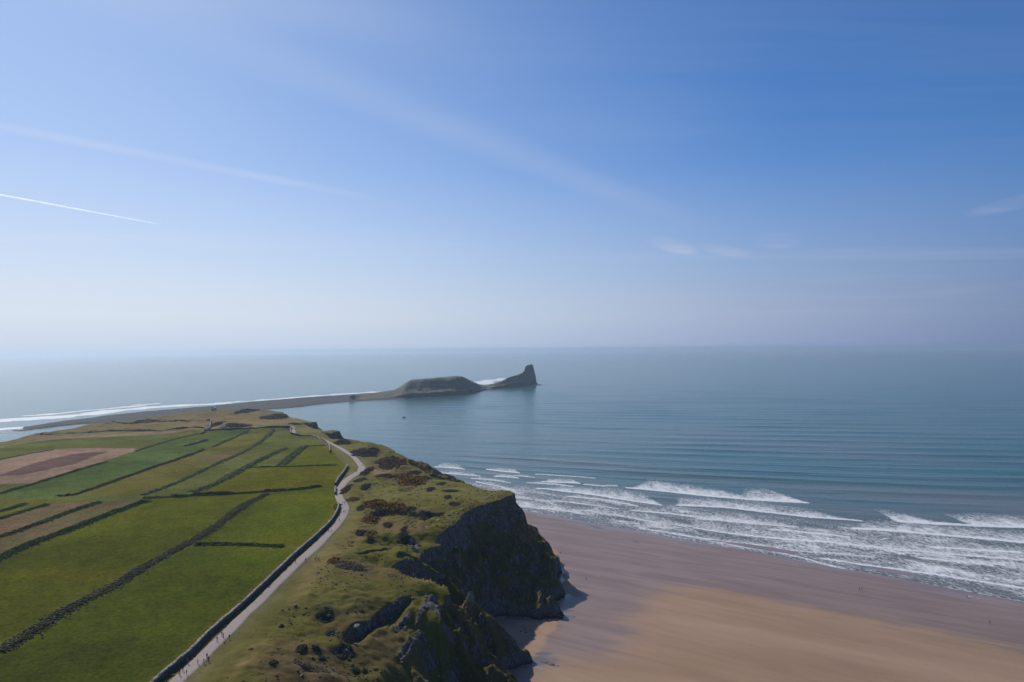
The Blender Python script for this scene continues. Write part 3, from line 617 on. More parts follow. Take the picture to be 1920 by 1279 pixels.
# low bars and a drained channel
nn = .632 * BX + .775 * BY; ll = .775 * BX - .632 * BY
BZ = BZ + .10 * fbm(BX / 40, BY / 40, oct=3, seed=130)
bid = np.arange(BX.size).reshape(BX.shape)
BQ = np.stack([bid[:-1, :-1], bid[:-1, 1:], bid[1:, 1:], bid[1:, :-1]], -1).reshape(-1, 4)
BQ = BQ[BZ.ravel()[BQ].max(1) > -1.6]
# wetness: the strip by the sea is wet; the dry sand fan lies right of the drained channel
dryP = [plane(x, y, 1) for x, y in ((1170,1205),(1180,1165),(1215,1110),(1290,1098),(1400,1110),(1600,1150),(1920,1215),(2300,1290),(2300,1700),(900,1500),(930,1279),(960,1262),(1060,1235),(1150,1225))]
dd = segdist(BX, BY, dryP) * np.where(inpoly(BX, BY, dryP), 1, -1) + 9 * fbm(BX / 30, BY / 12, oct=4, seed=133)
dry = sstep(-26, 34, dd)
dryR = [plane(x, y, 1) for x, y in ((1000,1000),(1045,1035),(1062,1080),(1085,1120),(1040,1120),(1020,1060),(990,1010))]
d2 = segdist(BX, BY, dryR) * np.where(inpoly(BX, BY, dryR), 1, -1) + 4 * fbm(BX / 14, BY / 14, oct=3, seed=134)
dry = np.maximum(dry, sstep(-6, 4, d2) * .95)
dryC = [plane(x, y, 1) for x, y in ((930,1180),(1000,1170),(1045,1165),(1030,1190),(1015,1225),(1000,1245),(960,1235))]
d3 = segdist(BX, BY, dryC) * np.where(inpoly(BX, BY, dryC), 1, -1) + 3 * fbm(BX / 10, BY / 10, oct=3, seed=135)
dry = np.maximum(dry, sstep(-4, 3, d3))
def pool(px, py, rx, ry):
    cx, cy = plane(px, py, 1); return 1 - sstep(.6, 1.1, np.sqrt(((BX - cx) / rx) ** 2 + ((BY - cy) / ry) ** 2) + .35 * fbm(BX / 4, BY / 4, seed=int(px)))
pl = np.zeros(BX.shape)
for a in ((1046,1088,5,9),(1058,1120,7,5),(1056,1148,6,4),(1050,1160,9,3.5),(1005,1245,9,5),(1018,1232,5,2),(1022,1250,5,1.6),(962,1163,6,3),(1050,1070,3,8)): pl = np.maximum(pl, pool(*a))
msand = Mat('wet_and_dry_sand', .6, .18)
dA = msand.attr('dry'); pA = msand.attr('pool'); wA = msand.attr('wash')
streak = msand.noise(.05, 7, .62, msand.pos((.30, 2.6, 1), R(33)), .8); st2 = msand.noise(.011, 5, .6, msand.pos((.6, 2.4, 1), R(31))); grain = msand.noise(.9, 6, .7)
wetc = msand.mix(msand.mr(streak, .3, .7), (.168, .117, .096), (.230, .164, .136))
dryc = msand.mix(msand.mr(st2, .3, .7), (.238, .152, .098), (.300, .200, .136))
dryc = msand.mix(1.0, dryc, msand.mix(msand.mr(streak, .25, .75), (.90, .90, .90), (1.10, 1.09, 1.07)), 'MULTIPLY')
dmask = msand.mr(msand.math('ADD', dA, msand.math('MULTIPLY', msand.math('SUBTRACT', streak, .5), .6)), .2, .8)
dryc = msand.mix(msand.math('MULTIPLY', msand.attr('brown'), .75), dryc, msand.mix(msand.mr(st2, .3, .7), (.185, .122, .078), (.245, .168, .112)))
wetc = msand.mix(msand.attr('brown'), wetc, msand.mix(msand.mr(streak, .3, .7), (.140, .100, .076), (.190, .140, .108)))
sc = msand.mix(dmask, wetc, dryc); sc = msand.mix(msand.math('MULTIPLY', pA, .8), sc, (.10, .10, .10))
sc = msand.mix(1.0, sc, msand.mix(grain, (.93, .93, .93), (1.07, 1.07, 1.07)), 'MULTIPLY')
msand.set('Base Color', sc)
rgh = msand.mr(dmask, 0, 1, .42, .85); rgh2 = msand.N.new('ShaderNodeMix'); rgh2.data_type = 'FLOAT'
msand.L.new(msand.math('MAXIMUM', pA, wA), rgh2.inputs[0]); msand.L.new(rgh, rgh2.inputs[2]); rgh2.inputs[3].default_value = .12
msand.set('Roughness', rgh2.outputs[0]); msand.bump(msand.math('ADD', streak, msand.math('MULTIPLY', grain, .2)), .12, .3)
wash = 1 - sstep(0.0, .16, BZ)
ob = mesh_obj('beach', np.stack([BX, BY, BZ], -1).reshape(-1, 3), BQ, msand.m, {'dry': dry, 'pool': pl, 'wash': wash, 'brown': sstep(60, 300, BX + 40 * fbm(BX / 70, BY / 40, oct=3, seed=139)) * sstep(482, 440, nn) * 0 + sstep(60, 300, BX) * (1 - sstep(400, 478, nn))})
tag(ob, 'broad sandy beach with wet purple-grey and dry tan sand', kind='structure')

# ------------------------------------------------------------------ sea
sx = np.concatenate([-np.geomspace(1170, 52000, 40)[::-1], np.arange(-1160, -120, 8), np.arange(-120, 620, 1.5), np.arange(620, 1400, 9), np.geomspace(1400, 52000, 36)])
sy = np.concatenate([np.arange(60, 360, 12), np.arange(360, 900, 1.5), np.arange(900, 2700, 6.0), np.geomspace(2700, 52000, 60)])
SX, SY = np.meshgrid(sx, sy)
Pp = SY + .5 * SX
for _ in range(14):
    Pc = np.clip(Pp, 500, 6000)
    a = np.interp(Pc, [625, 765, 1000, 1500, 2500], [.81, .55, .36, .22, .08]); b = np.interp(Pc, [625, 765, 1000, 1800], [0, .00042, .00016, 0])
    xc = np.clip(SX, -300, 900)
    Pp = .5 * Pp + .5 * (SY + a * xc - b * xc * xc)
lam = np.interp(Pp, [600, 700, 800, 1200], [20, 30, 42, 60])
pg = np.arange(300, 60000, 2.0); ph = np.cumsum(2.0 / np.interp(pg, [600, 700, 800, 1200], [20, 30, 42, 60]))
phase = np.interp(Pp + 7 * fbm(SX / 260, Pp / 90, oct=3, seed=140), pg, ph)
sw = np.sin(2 * np.pi * phase); sw = np.sign(sw) * np.abs(sw) ** .9; crest = np.where(sw > 0, sw ** 1.8, sw * .45)
modu = np.clip(.55 + 1.0 * fbm(SX / 150, phase * .9, oct=3, seed=141), 0, 1.6)
amp = np.interp(Pp, [610, 680, 760, 1000, 1700, 3200], [.12, .60, 1.0, .95, .75, 0])
amp = amp * sstep(-330, -120, SX + 0 * SY)
SZ = crest * modu * amp
ph2 = np.interp(Pp + 5 * fbm(SX / 90, SY / 50, oct=2, seed=150), pg, np.cumsum(2.0 / np.full(pg.shape, 14.0)))
SZ = SZ + .10 * np.sin(2 * np.pi * ph2) * np.clip(.5 + fbm(SX / 50, ph2, seed=151), 0, 1) * (Pp < 1500) * sstep(-330, -120, SX)
foam = np.zeros(SX.shape)
def gp(x, y): return plane(x, y, 0)
def breaker(pts, width, dens=1.0, lip=1.0, taper=(.12, .12), seed=0, wshape=None):
    global foam, SZ
    width = width * 1.75
    P = [gp(*p) for p in pts]; xa = np.array([p[0] for p in P]); ya = np.array([p[1] for p in P]); o = np.argsort(xa); xa, ya = xa[o], ya[o]
    if xa[-1] - xa[0] < 1: return
    m = (SX > xa[0] - 4) & (SX < xa[-1] + 4) & (SY < ya.max() + width + 30) & (SY > ya.min() - 20)
    x = SX[m]; y = SY[m]
    u = (x - xa[0]) / (xa[-1] - xa[0]); yf = np.interp(x, xa, ya) + .8 * fbm(x / 9, x * 0 + seed, oct=3, seed=seed)
    th = np.arctan2(ya[-1] - ya[0], xa[-1] - xa[0]); d = (y - yf) * math.cos(th)
    e = sstep(0, taper[0], u) * (1 - sstep(1 - taper[1], 1, u))
    ws = np.interp(u, *wshape) if wshape else 1.0
    w = width * ws * e * (.75 + .5 * (.5 + .5 * fbm(x / 22, x * 0, oct=3, seed=seed + 3))) + .01
    q = d / w
    body = np.where((d > -.5), np.clip(1 - q, 0, 1) ** .55, 0) * (q < 1) * dens
    body = body * (.92 + .40 * fbm(x / 5, y / 9, oct=3, seed=seed + 5))
    lp = np.exp(-((d - .8) / 2.3) ** 2) * (e > .02) * sstep(0, .04, u) * (1 - sstep(.97, 1, u)) * lip * 1.25
    foam[m] = np.maximum(foam[m], np.maximum(body * (e > .02), lp))
    SZ[m] += .55 * lip * sstep(-.15, -1.0, beach_z(x, y)) * np.exp(-((d - 2.0) / 2.6) ** 2) * e
BR = [([(1165,914),(1240,921),(1330,931),(1430,939),(1523,943)], 34, 1.0, 1.1, (.25, .1), ([0, .2, .45, .6, .68, .75, .88, 1], [.4, .9, 1, .7, .4, .9, 1, .3])),
      ([(1012,903),(1050,905),(1091,907)], 16, .85, .9, (.4, .2), None),
      ([(1000,916),(1024,917),(1060,922),(1110,928),(1180,939),(1246,948)], 30, .85, .95, (.3, .08), ([0, .3, .7, 1], [.3, .6, 1, .8])),
      ([(1262,947),(1320,950),(1370,953),(1430,960),(1520,970),(1625,977)], 30, .85, 1.0, (.1, .25), ([0, .3, .5, 1], [.6, .9, 1, .4])),
      ([(1300,972),(1360,977),(1420,983),(1503,989)], 22, .8, .8, (.3, .3), None),
      ([(1588,991),(1680,997),(1760,1004),(1840,1011),(1925,1019),(2100,1032)], 30, .85, 1.15, (.12, .05), ([0, .3, .55, 1], [.3, .9, 1, .8])),
      ([(1650,966),(1680,978),(1750,983),(1830,987),(1925,990),(2100,996)], 26, .95, 1.15, (.04, .05), ([0, .10, .16, .22, .34, .36, .5, 1], [1, 1, .7, .25, .15, .9, 1, 1])),
      ([(1085,955),(1150,966),(1220,978),(1293,989)], 18, .7, .7, (.2, .2), None),
      ([(1290,988),(1360,1000),(1460,1010),(1560,1018),(1640,1027),(1716,1044)], 26, .75, .9, (.1, .3), None),
      ([(1620,1023),(1690,1031),(1800,1042),(1925,1052),(2100,1062)], 26, .72, .8, (.1, .05), None),
      ([(1715,1045),(1790,1054),(1867,1062)], 14, .6, .8, (.2, .2), None),
      ([(1340,1016),(1440,1028),(1540,1037),(1650,1047)], 16, .55, .7, (.2, .2), None),
      ([(1530,1046),(1640,1062),(1760,1078),(1925,1104),(2100,1130)], 16, .5, .85, (.15, .05), None),
      ([(960,945),(1000,952),(1060,958),(1100,966)], 8, .4, .7, (.2, .2), None),
      ([(1190,989),(1300,1007),(1400,1022),(1500,1046),(1620,1078)], 10, .4, .75, (.2, .2), None),
      ([(1380,1035),(1500,1056),(1640,1087),(1797,1117),(1925,1138)], 4, .3, .55, (.2, .05), None),
      ([(812,875),(850,878),(873,880)], 22, .8, .8, (.3, .3), None), ([(800,887),(850,889),(905,893)], 16, .7, .8, (.1, .3), None), ([(910,880),(940,884),(976,887)], 15, .75, .9, (.4, .2), None),
      ([(925,893),(975,897)], 10, .7, .8, (.3, .3), None), ([(962,892),(1004,896)], 8, .6, .8, (.3, .3), None), ([(890,903),(930,912),(960,918)], 12, .6, .7, (.3, .3), None),
      ([(945,915),(1010,925),(1045,930)], 16, .55, .6, (.3, .3), None), ([(1030,938),(1100,947),(1165,956)], 18, .6, .7, (.3, .3), None), ([(940,925),(990,936),(1040,944)], 12, .45, .5, (.3, .3), None)]
BR += [([(985,905),(1040,909),(1080,913)], 9, .7, .8, (.3, .3), None), ([(880,897),(925,901),(960,906)], 9, .7, .75, (.3, .3), None), ([(1060,931),(1120,937),(1200,950)], 12, .65, .8, (.2, .3), None),
       ([(1180,957),(1260,964),(1330,972)], 14, .65, .85, (.2, .3), None), ([(1440,993),(1520,1000),(1600,1008)], 14, .7, .9, (.2, .3), None), ([(1130,912),(1090,908),(1160,911)], 7, .6, .8, (.3, .3), None),
       ([(1000,889),(1060,893),(1120,897)], 5, .5, .7, (.3, .3), None), ([(1740,1026),(1830,1032),(1925,1038)], 14, .7, .9, (.2, .05), None)]
for i, (p, w_, dn_, lp_, tp, ws) in enumerate(BR): breaker(p, w_, dn_, lp_, tp, seed=200 + i, wshape=ws)
# loose foam lace over the surf zone
surf = sstep(606, 640, Pp) * (1 - sstep(690, 735, Pp)) * sstep(-150, -60, SX) * (SY < 900)
lace = np.clip(.54 + .55 * fbm(SX / 30, Pp / 11, oct=4, seed=160) + .3 * fbm(SX / 7, Pp / 4, oct=3, seed=161), 0, 1)
foam = np.maximum(foam, lace * surf * .92)
runup = np.exp(-((Pp - 620) / 9) ** 2) * (.42 + .3 * fbm(SX / 18, Pp / 5, seed=163)) * sstep(-150, -60, SX) * (SY < 760); foam = np.maximum(foam, runup)
# white water round the outer rocks and along the far side of the causeway
def surfline(pts, width, s, seed):
    global foam
    P = [gp(*p) for p in pts]; d = segdist(SX, SY, P, False); nz = fbm(SX / (width * 1.1), SY / (width * 1.1), oct=4, seed=seed)
    foam = np.maximum(foam, (1 - sstep(width * .35, width, d - width * .9 * nz)) * s)
farsea = fbm(SX / 300, SY / 120, oct=3, seed=170)
shal = 1 - sstep(640, 900, Pp + 60 * fbm(SX / 200, Pp / 60, seed=171)); shal = shal * sstep(-200, 0, SX)
sh2 = np.clip(fbm(SX / 420, Pp / 130, oct=3, seed=172) * 1.6 + .1, 0, 1) * (1 - sstep(900, 1500, Pp)) * .55 * sstep(-250, 50, SX)
sid = np.arange(SX.size).reshape(SX.shape)
SQ = np.stack([sid[:-1, :-1], sid[:-1, 1:], sid[1:, 1:], sid[1:, :-1]], -1).reshape(-1, 4)
bz = beach_z(SX, SY).ravel()[SQ].min(1); SQ = SQ[(bz < .6) | (SY.ravel()[SQ].max(1) > 900)]
msea = Mat('sea_water', .13, .36)
fA = msea.attr('foam'); hA = msea.attr('shallow')
fn = msea.mr(msea.noise(.62, 6, .72, msea.pos((1, .5, 1), R(-20)), 0.8), .28, .72, 0, 1); fn2 = msea.noise(.12, 5, .65)
fm = msea.mr(msea.math('SUBTRACT', msea.math('MULTIPLY', fA, 1.25), fn), -.16, .58, smooth=False)
deep = msea.mix(msea.noise(.004, 4), (.010, .070, .062), (.016, .090, .080))
wc = msea.mix(hA, deep, (.100, .100, .082))
msea.set('Base Color', msea.mix(fm, wc, (.60, .62, .64)))
msea.set('Roughness', msea.mr(fm, 0, 1, .16, .8)); msea.set('IOR', 1.33)
rip = msea.noise(.33, 5, .6, msea.pos((.28, 1.0, 1), R(14)), .4); rip2 = msea.noise(.030, 6, .62, msea.pos((.16, 1.0, 1), R(6)), .5)
hh = msea.math('ADD', msea.math('MULTIPLY', rip, .45), msea.math('MULTIPLY', rip2, 2.6)); hh = msea.math('ADD', hh, msea.math('MULTIPLY', fm, .35))
msea.bump(hh, .55, 1.0)
osea = None
def finish_sea():
    global SZ
    SZ = SZ - (SX ** 2 + SY ** 2) / (2 * 7.3e6)        # curve of the earth, as far as the horizon
    o = mesh_obj('sea', np.stack([SX, SY, SZ], -1).reshape(-1, 3), SQ, msea.m, {'foam': foam, 'shallow': np.clip(shal + sh2, 0, 1)})
    tag(o, 'calm blue-green sea with long swell lines and surf at the beach', kind='structure')

# ------------------------------------------------------------------ rock causeway and the two far heads
mrock = Mat('far_rock_and_turf', .95, .15)
cA = mrock.attr('Col', True); q1 = mrock.noise(.05, 7, .65); q2 = mrock.noise(.4, 4, .6)
mrock.set('Base Color', mrock.mix(1.0, cA, mrock.mix(q1, (.55, .55, .55), (1.45, 1.42, 1.4)), 'MULTIPLY')); mrock.bump(q1, .9, 6)
def causeway():
    up = [(30,801),(80,795),(150,787),(190,781),(250,774),(320,768),(400,761),(480,753),(560,746),(650,740),(742,735)]
    lo = [(0,815),(80,803),(150,795),(190,794),(250,790),(320,783),(400,776),(470,770),(545,765),(600,758),(680,752),(760,748)]
    A = np.array([plane(*p, 0) for p in up]); B = np.array([plane(*p, 0) for p in lo])
    n, k = 420, 40
    def res(P, n):
        s = np.r_[0, np.cumsum(np.hypot(*np.diff(P, axis=0).T))]; u = np.linspace(0, s[-1], n); return np.stack([np.interp(u, s, P[:, 0]), np.interp(u, s, P[:, 1])], -1)
    A = res(A, n); B = res(B, n); v = np.linspace(-.12, 1.12, k)[None, :, None]
    G = A[:, None] * (1 - v) + B[:, None] * v; X, Y = G[..., 0], G[..., 1]
    edge = np.minimum(v[..., 0], 1 - v[..., 0]); ends = np.minimum(np.arange(n) + 1, 400)[:, None] / 40.0
    Z = np.clip(edge * 26, -3, 2.2) + 1.3 * fbm(X / 45, Y / 45, oct=5, seed=180, gain=.62) + .6 * fbm(X / 9, Y / 9, oct=2, seed=181) - 1.5 * np.clip(1 - ends, 0, 1) * 2
    c = np.zeros(X.shape + (3,)) + np.array([.028, .030, .034]); f = np.clip(.5 + fbm(X / 30, Y / 30, seed=182), 0, 1)[..., None]; c = lerp(c, np.array([.046, .047, .048]), f)
    i = np.arange(n * k).reshape(n, k); q = np.stack([i[:-1, :-1], i[1:, :-1], i[1:, 1:], i[:-1, 1:]], -1).reshape(-1, 4)
    tag(mesh_obj('rock_causeway', np.stack([X, Y, Z], -1).reshape(-1, 3), q, mrock.m, None, True, None, c.reshape(-1, 3)), 'low flat tidal rock causeway running out to the far island', kind='structure')
causeway()
def island(name, label, prof, depth, seed, top_c, flat_top=.35):
    # prof: (px x, crest y, near waterline y); the crest stands 'depth' m behind the waterline
    p = np.array(prof, float); n, k = 240, 110
    u = np.linspace(p[0, 0], p[-1, 0], n); yc = np.interp(u, p[:, 0], p[:, 1]); yb = np.interp(u, p[:, 0], p[:, 2])
    Pb = np.array([plane(a, b, 0) for a, b in zip(u, yb)])
    dirx = Pb / np.linalg.norm(Pb, axis=1, keepdims=True)
    de = depth * np.clip(np.minimum(np.arange(n), n - 1 - np.arange(n)) / 18.0, .25, 1)
    v = np.linspace(-.05, 2.1, k); X = Pb[:, None, 0] + dirx[:, None, 0] * v[None] * de[:, None]; Y = Pb[:, None, 1] + dirx[:, None, 1] * v[None] * de[:, None]
    Pc = Pb + dirx * de[:, None]
    hz = np.array([CAM_H + (ray(a, b)[2] / ray(a, b)[1]) * c for a, b, c in zip(u, yc, Pc[:, 1])]); hz = np.maximum(hz, 1.0)
    vv = v[None] + .05 * fbm(X / 30, Y / 30, oct=3, seed=seed)
    low = np.minimum(hz[:, None] * .34, 13.0)
    s1 = low * sstep(0, .14, vv); s2 = (hz[:, None] - low) * sstep(.22, 1.0 - flat_top * .3, vv)
    Z = s1 + s2; Z = np.where(vv > 1.0 + flat_top, Z * (1 - sstep(1 + flat_top, 2.0, vv)), Z)
    Z = Z - np.where(vv < 0, 4, 0) - np.where(vv > 2.0, 3, 0)
    Z = Z + (3.8 * fbm(X / 24, Y / 24, oct=4, seed=seed + 1, gain=.6)) * sstep(.05, .15, vv) * (1 - .6 * sstep(.85, .97, vv))
    gz = np.clip(Z / 14, 0, 1); steep = (vv < .2) | (vv > 1.4)
    turf = np.array(top_c); rockcol = np.array([.085, .078, .072]); nn_ = fbm(X / 35, Y / 35, oct=4, seed=seed + 2)
    f = (sstep(.16, .3, vv + .12 * nn_) * (1 - sstep(1.3, 1.6, vv)))[..., None]
    c = lerp(rockcol, turf, f); c = lerp(c, np.array([.045, .05, .024]), (np.clip(nn_ * 2.2, 0, 1) * sstep(.3, .8, vv))[..., None] * .55)
    i = np.arange(n * k).reshape(n, k); q = np.stack([i[:-1, :-1], i[1:, :-1], i[1:, 1:], i[:-1, 1:]], -1).reshape(-1, 4)
    tag(mesh_obj(name, np.stack([X, Y, Z], -1).reshape(-1, 3), q, mrock.m, None, True, None, c.reshape(-1, 3)), label, kind='structure')
island('island', 'long flat-topped grassy island with dark rock skirt', [(655,741,752),(700,738,750),(738,733,748),(750,727,747.5),(760,719,747),(770,713,746),(800,710.5,744.5),(830,708,742.5),(855,706,741),(866,706.5,740),(876,711,739),(890,718,737),(900,722,734),(912,724,731),(925,729.5,730.5)], 120, 300, (.100, .108, .080), .3)
island('rocky_islet', 'far rocky head rising to a sharp tooth at the sea end', [(896,724,731),(912,722,730.5),(925,719.5,729.5),(940,715,728),(951,709,727),(962,705.5,726),(970,703,725),(978,700,724.5),(983,696,724),(985,688.5,723.4),(987,685.5,723),(992,684.5,722.5),(997,682.5,722),(1000,686,721.5),(1002,695,721),(1004.5,706,720.6),(1006,716,720.2),(1008,720,720.4)], 60, 320, (.15, .145, .10), .25)
surfline([(-150,799),(-60,795),(0,789),(60,785),(120,781),(190,774),(235,768)], 40, 1.0, 400)
surfline([(190,773),(260,765),(320,761),(400,757),(480,751),(560,745),(640,739),(740,733)], 34, 1.0, 401)
surfline([(60,779),(120,774),(190,767),(260,761)], 22, .9, 402); surfline([(-20,806),(40,802),(90,797)], 22, .8, 403); surfline([(255,759),(290,757)], 24, 1.0, 410)
surfline([(905,719),(920,712),(945,710),(965,709)], 70, 1.0, 404); surfline([(915,722),(950,717)], 45, .8, 405); surfline([(1004,722),(1016,720)], 34, .9, 406); surfline([(1006,714),(1030,714)], 22, .6, 407)
finish_sea()

# ------------------------------------------------------------------ path, lanes
def resample(P, step):
    P = np.asarray(P, float); s = np.r_[0, np.cumsum(np.hypot(*np.diff(P[:, :2], axis=0).T))]
    # smooth the polyline a little (Chaikin) before walking along it
    for _ in range(2):
        A = P[:-1] * .75 + P[1:] * .25; B = P[:-1] * .25 + P[1:] * .75
        P = np.vstack([P[:1], np.stack([A, B], 1).reshape(-1, P.shape[1]), P[-1:]])
    s = np.r_[0, np.cumsum(np.hypot(*np.diff(P[:, :2], axis=0).T))]; u = np.arange(0, s[-1], step)
    return np.stack([np.interp(u, s, P[:, i]) for i in range(P.shape[1])], -1)
def normals2(P):
    t = np.gradient(P[:, :2], axis=0); t /= np.linalg.norm(t, axis=1, keepdims=True) + 1e-9; return np.stack([-t[:, 1], t[:, 0]], -1)
def grid_faces(n, k, closed=False):
    i = np.arange(n * k).reshape(n, k)
    if closed: i = np.hstack([i, i[:, :1]])
    return np.stack([i[:-1, :-1], i[:-1, 1:], i[1:, 1:], i[1:, :-1]], -1).reshape(-1, 4)
mgrav = Mat('gravel_track', .95, .2)
ga = mgrav.noise(.35, 6, .65); gb = mgrav.noise(3.0, 4, .7); eA = mgrav.attr('edge')
gc = mgrav.mix(ga, (.225, .185, .165), (.315, .265, .238)); gc = mgrav.mix(mgrav.mr(mgrav.math('ADD', eA, mgrav.math('MULTIPLY', mgrav.math('SUBTRACT', gb, .5), 1.4)), .75, 1.0), gc, (.13, .12, .06))
mgrav.set('Base Color', gc); mgrav.bump(gb, .4, .1)
def track(name, P, widths, label, lift=.10):
    P = resample(np.column_stack([P, widths]), .8); N = normals2(P); k = 9
    v = np.linspace(-.5, .5, k); wv = P[:, 2] * (1 + .10 * fbm(np.arange(len(P)) / 9.0, np.zeros(len(P)), oct=3, seed=500))
    X = P[:, 0, None] + N[:, 0, None] * v[None] * wv[:, None]; Y = P[:, 1, None] + N[:, 1, None] * v[None] * wv[:, None]
    Z = hgt(X, Y) + lift + np.where(np.abs(v) > .49, -.3, 0)[None]
    e = np.repeat(np.abs(v * 2)[None], len(P), 0)
    return tag(mesh_obj(name, np.stack([X, Y, Z], -1).reshape(-1, 3), grid_faces(len(P), k)[:, ::-1], mgrav.m, {'edge': e}), label, kind='structure')
track('path', np.array(PATHC), SPW, 'wide pale gravel path winding along the clifftop')
fp = [ground(x, y)[:2] for x, y in ((551, 813), (549, 808), (550, 802), (547, 799))]
track('path', np.array(fp), [5, 6, 6, 4], 'short far length of pale track beside the far field corner', .2)

# ------------------------------------------------------------------ foliage and rock builders
_t = (1 + 5 ** .5) / 2
ICO = np.array([(-1,_t,0),(1,_t,0),(-1,-_t,0),(1,-_t,0),(0,-1,_t),(0,1,_t),(0,-1,-_t),(0,1,-_t),(_t,0,-1),(_t,0,1),(-_t,0,-1),(-_t,0,1)], float); ICO /= np.linalg.norm(ICO[0])
ICF = np.array([(0,11,5),(0,5,1),(0,1,7),(0,7,10),(0,10,11),(1,5,9),(5,11,4),(11,10,2),(10,7,6),(7,1,8),(3,9,4),(3,4,2),(3,2,6),(3,6,8),(3,8,9),(4,9,5),(2,4,11),(6,2,10),(8,6,7),(9,8,1)])
def clumps(C, size, squash=.75, seed=0, jit=.42):
    r = np.random.default_rng(seed); n = len(C)
    q = r.normal(size=(n, 4)); q /= np.linalg.norm(q, axis=1, keepdims=True); w, x, y, z = q.T
    Rm = np.stack([1-2*(y*y+z*z), 2*(x*y-z*w), 2*(x*z+y*w), 2*(x*y+z*w), 1-2*(x*x+z*z), 2*(y*z-x*w), 2*(x*z-y*w), 2*(y*z+x*w), 1-2*(x*x+y*y)], -1).reshape(n, 3, 3)
    V = ICO[None] * (1 + jit * (r.random((n, 12, 1)) * 2 - 1)); V = np.einsum('nij,nkj->nki', Rm, V) * np.asarray(size)[:, None, None]; V[..., 2] *= squash
    V = V + C[:, None]; Fc = (ICF[None] + 12 * np.arange(n)[:, None, None]).reshape(-1, 3)
    return V.reshape(-1, 3), Fc, np.repeat(r.random(n), 12)
def foliage(name, cols, var=.35):
    m = Mat(name, .95, .1); v = m.attr('v'); n = m.noise(2.2, 4, .65)
    c = None; k = len(cols)
    for i, cc in enumerate(cols):
        c = m.mix(0.0, cc, cc) if c is None else m.mix(m.mr(v, (i - .35) / k, (i + .15) / k), c, cc)
    m.set('Base Color', m.mix(1.0, c, m.mix(n, (1 - var,) * 3, (1 + var,) * 3), 'MULTIPLY')); m.bump(n, .6, .3); return m.m
FOL = {'green': foliage('hedge_green', [(.034,.056,.014), (.050,.080,.018), (.070,.102,.028)]),
       'mixed': foliage('hedge_bramble', [(.080,.074,.036), (.050,.060,.018), (.105,.088,.052), (.058,.068,.020)]),
       'dark': foliage('hedge_dark', [(.036,.046,.020), (.054,.058,.030), (.064,.056,.036)]),
       'pale': foliage('hedge_pale_green', [(.072,.098,.034), (.088,.108,.042), (.060,.078,.030)]),
       'gorse': foliage('gorse_in_flower', [(.030,.036,.012), (.15,.065,.012), (.060,.042,.014), (.27,.125,.014), (.035,.040,.014)]),
       'rust': foliage('rusty_bracken', [(.060,.038,.020), (.090,.050,.028), (.034,.032,.016), (.12,.065,.030)]),
       'heather': foliage('brown_heather', [(.050,.040,.030), (.072,.056,.044), (.036,.034,.020), (.058,.050,.028)]),
       'straw': foliage('straw_bracken', [(.10,.075,.05), (.13,.095,.06), (.07,.06,.03)])}
def hedge(pts, width, height, kind, label, size=None, dens=1.0, seed=0, gaps=0.0):
    P = np.array([ground(x, y)[:2] for x, y in pts]); P = resample(P, 1.0); N = normals2(P); r = np.random.default_rng(seed + 900)
    far = float(sstep(330, 620, P[:, 1].mean())); height *= 1 - .5 * far; width *= 1 - .15 * far
    Z = P[:, 1].mean(); sz = size or max(.26, Z / 683 * .75)
    n = int(len(P) * width / (sz * sz * 1.1) * dens * .62); n = min(n, 9000)
    k = r.integers(0, len(P), n); v = r.normal(size=n) * .33
    wl = .7 + .6 * (.5 + .5 * fbm(k / 14.0, np.zeros(n), oct=3, seed=seed)); hl = .55 + .9 * (.5 + .5 * fbm(k / 9.0, np.ones(n) * 3, oct=3, seed=seed + 1))
    if gaps: 
        keep_ = (.5 + .5 * fbm(k / 11.0, np.ones(n) * 8, oct=2, seed=seed + 4)) > gaps; k, v, wl, hl = k[keep_], v[keep_], wl[keep_], hl[keep_]; n = len(k)
    X = P[k, 0] + N[k, 0] * v * width * wl + r.normal(size=n) * .3; Y = P[k, 1] + N[k, 1] * v * width * wl
    top = height * hl * np.clip(1 - (np.abs(v) * 1.3) ** 2, .15, 1); Zc = hgt(X, Y) + top * r.random(n) * .5
    s = sz * (.55 + .75 * r.random(n)); V, Fc, a = clumps(np.stack([X, Y, Zc], -1), s, .7, seed)
    a = np.clip(a * .55 + .45 * (.5 + .9 * np.repeat(fbm(X / 6, Y / 6, oct=2, seed=seed), 12)), 0, 1)
    o = mesh_obj('hedgerow', V, Fc, FOL[kind], {'v': a}, True)
    return tag(o, label, 'hedge', 'hedges and banks between the fields')
for i, h in enumerate(HEDGES): hedge(*h, seed=i * 7)

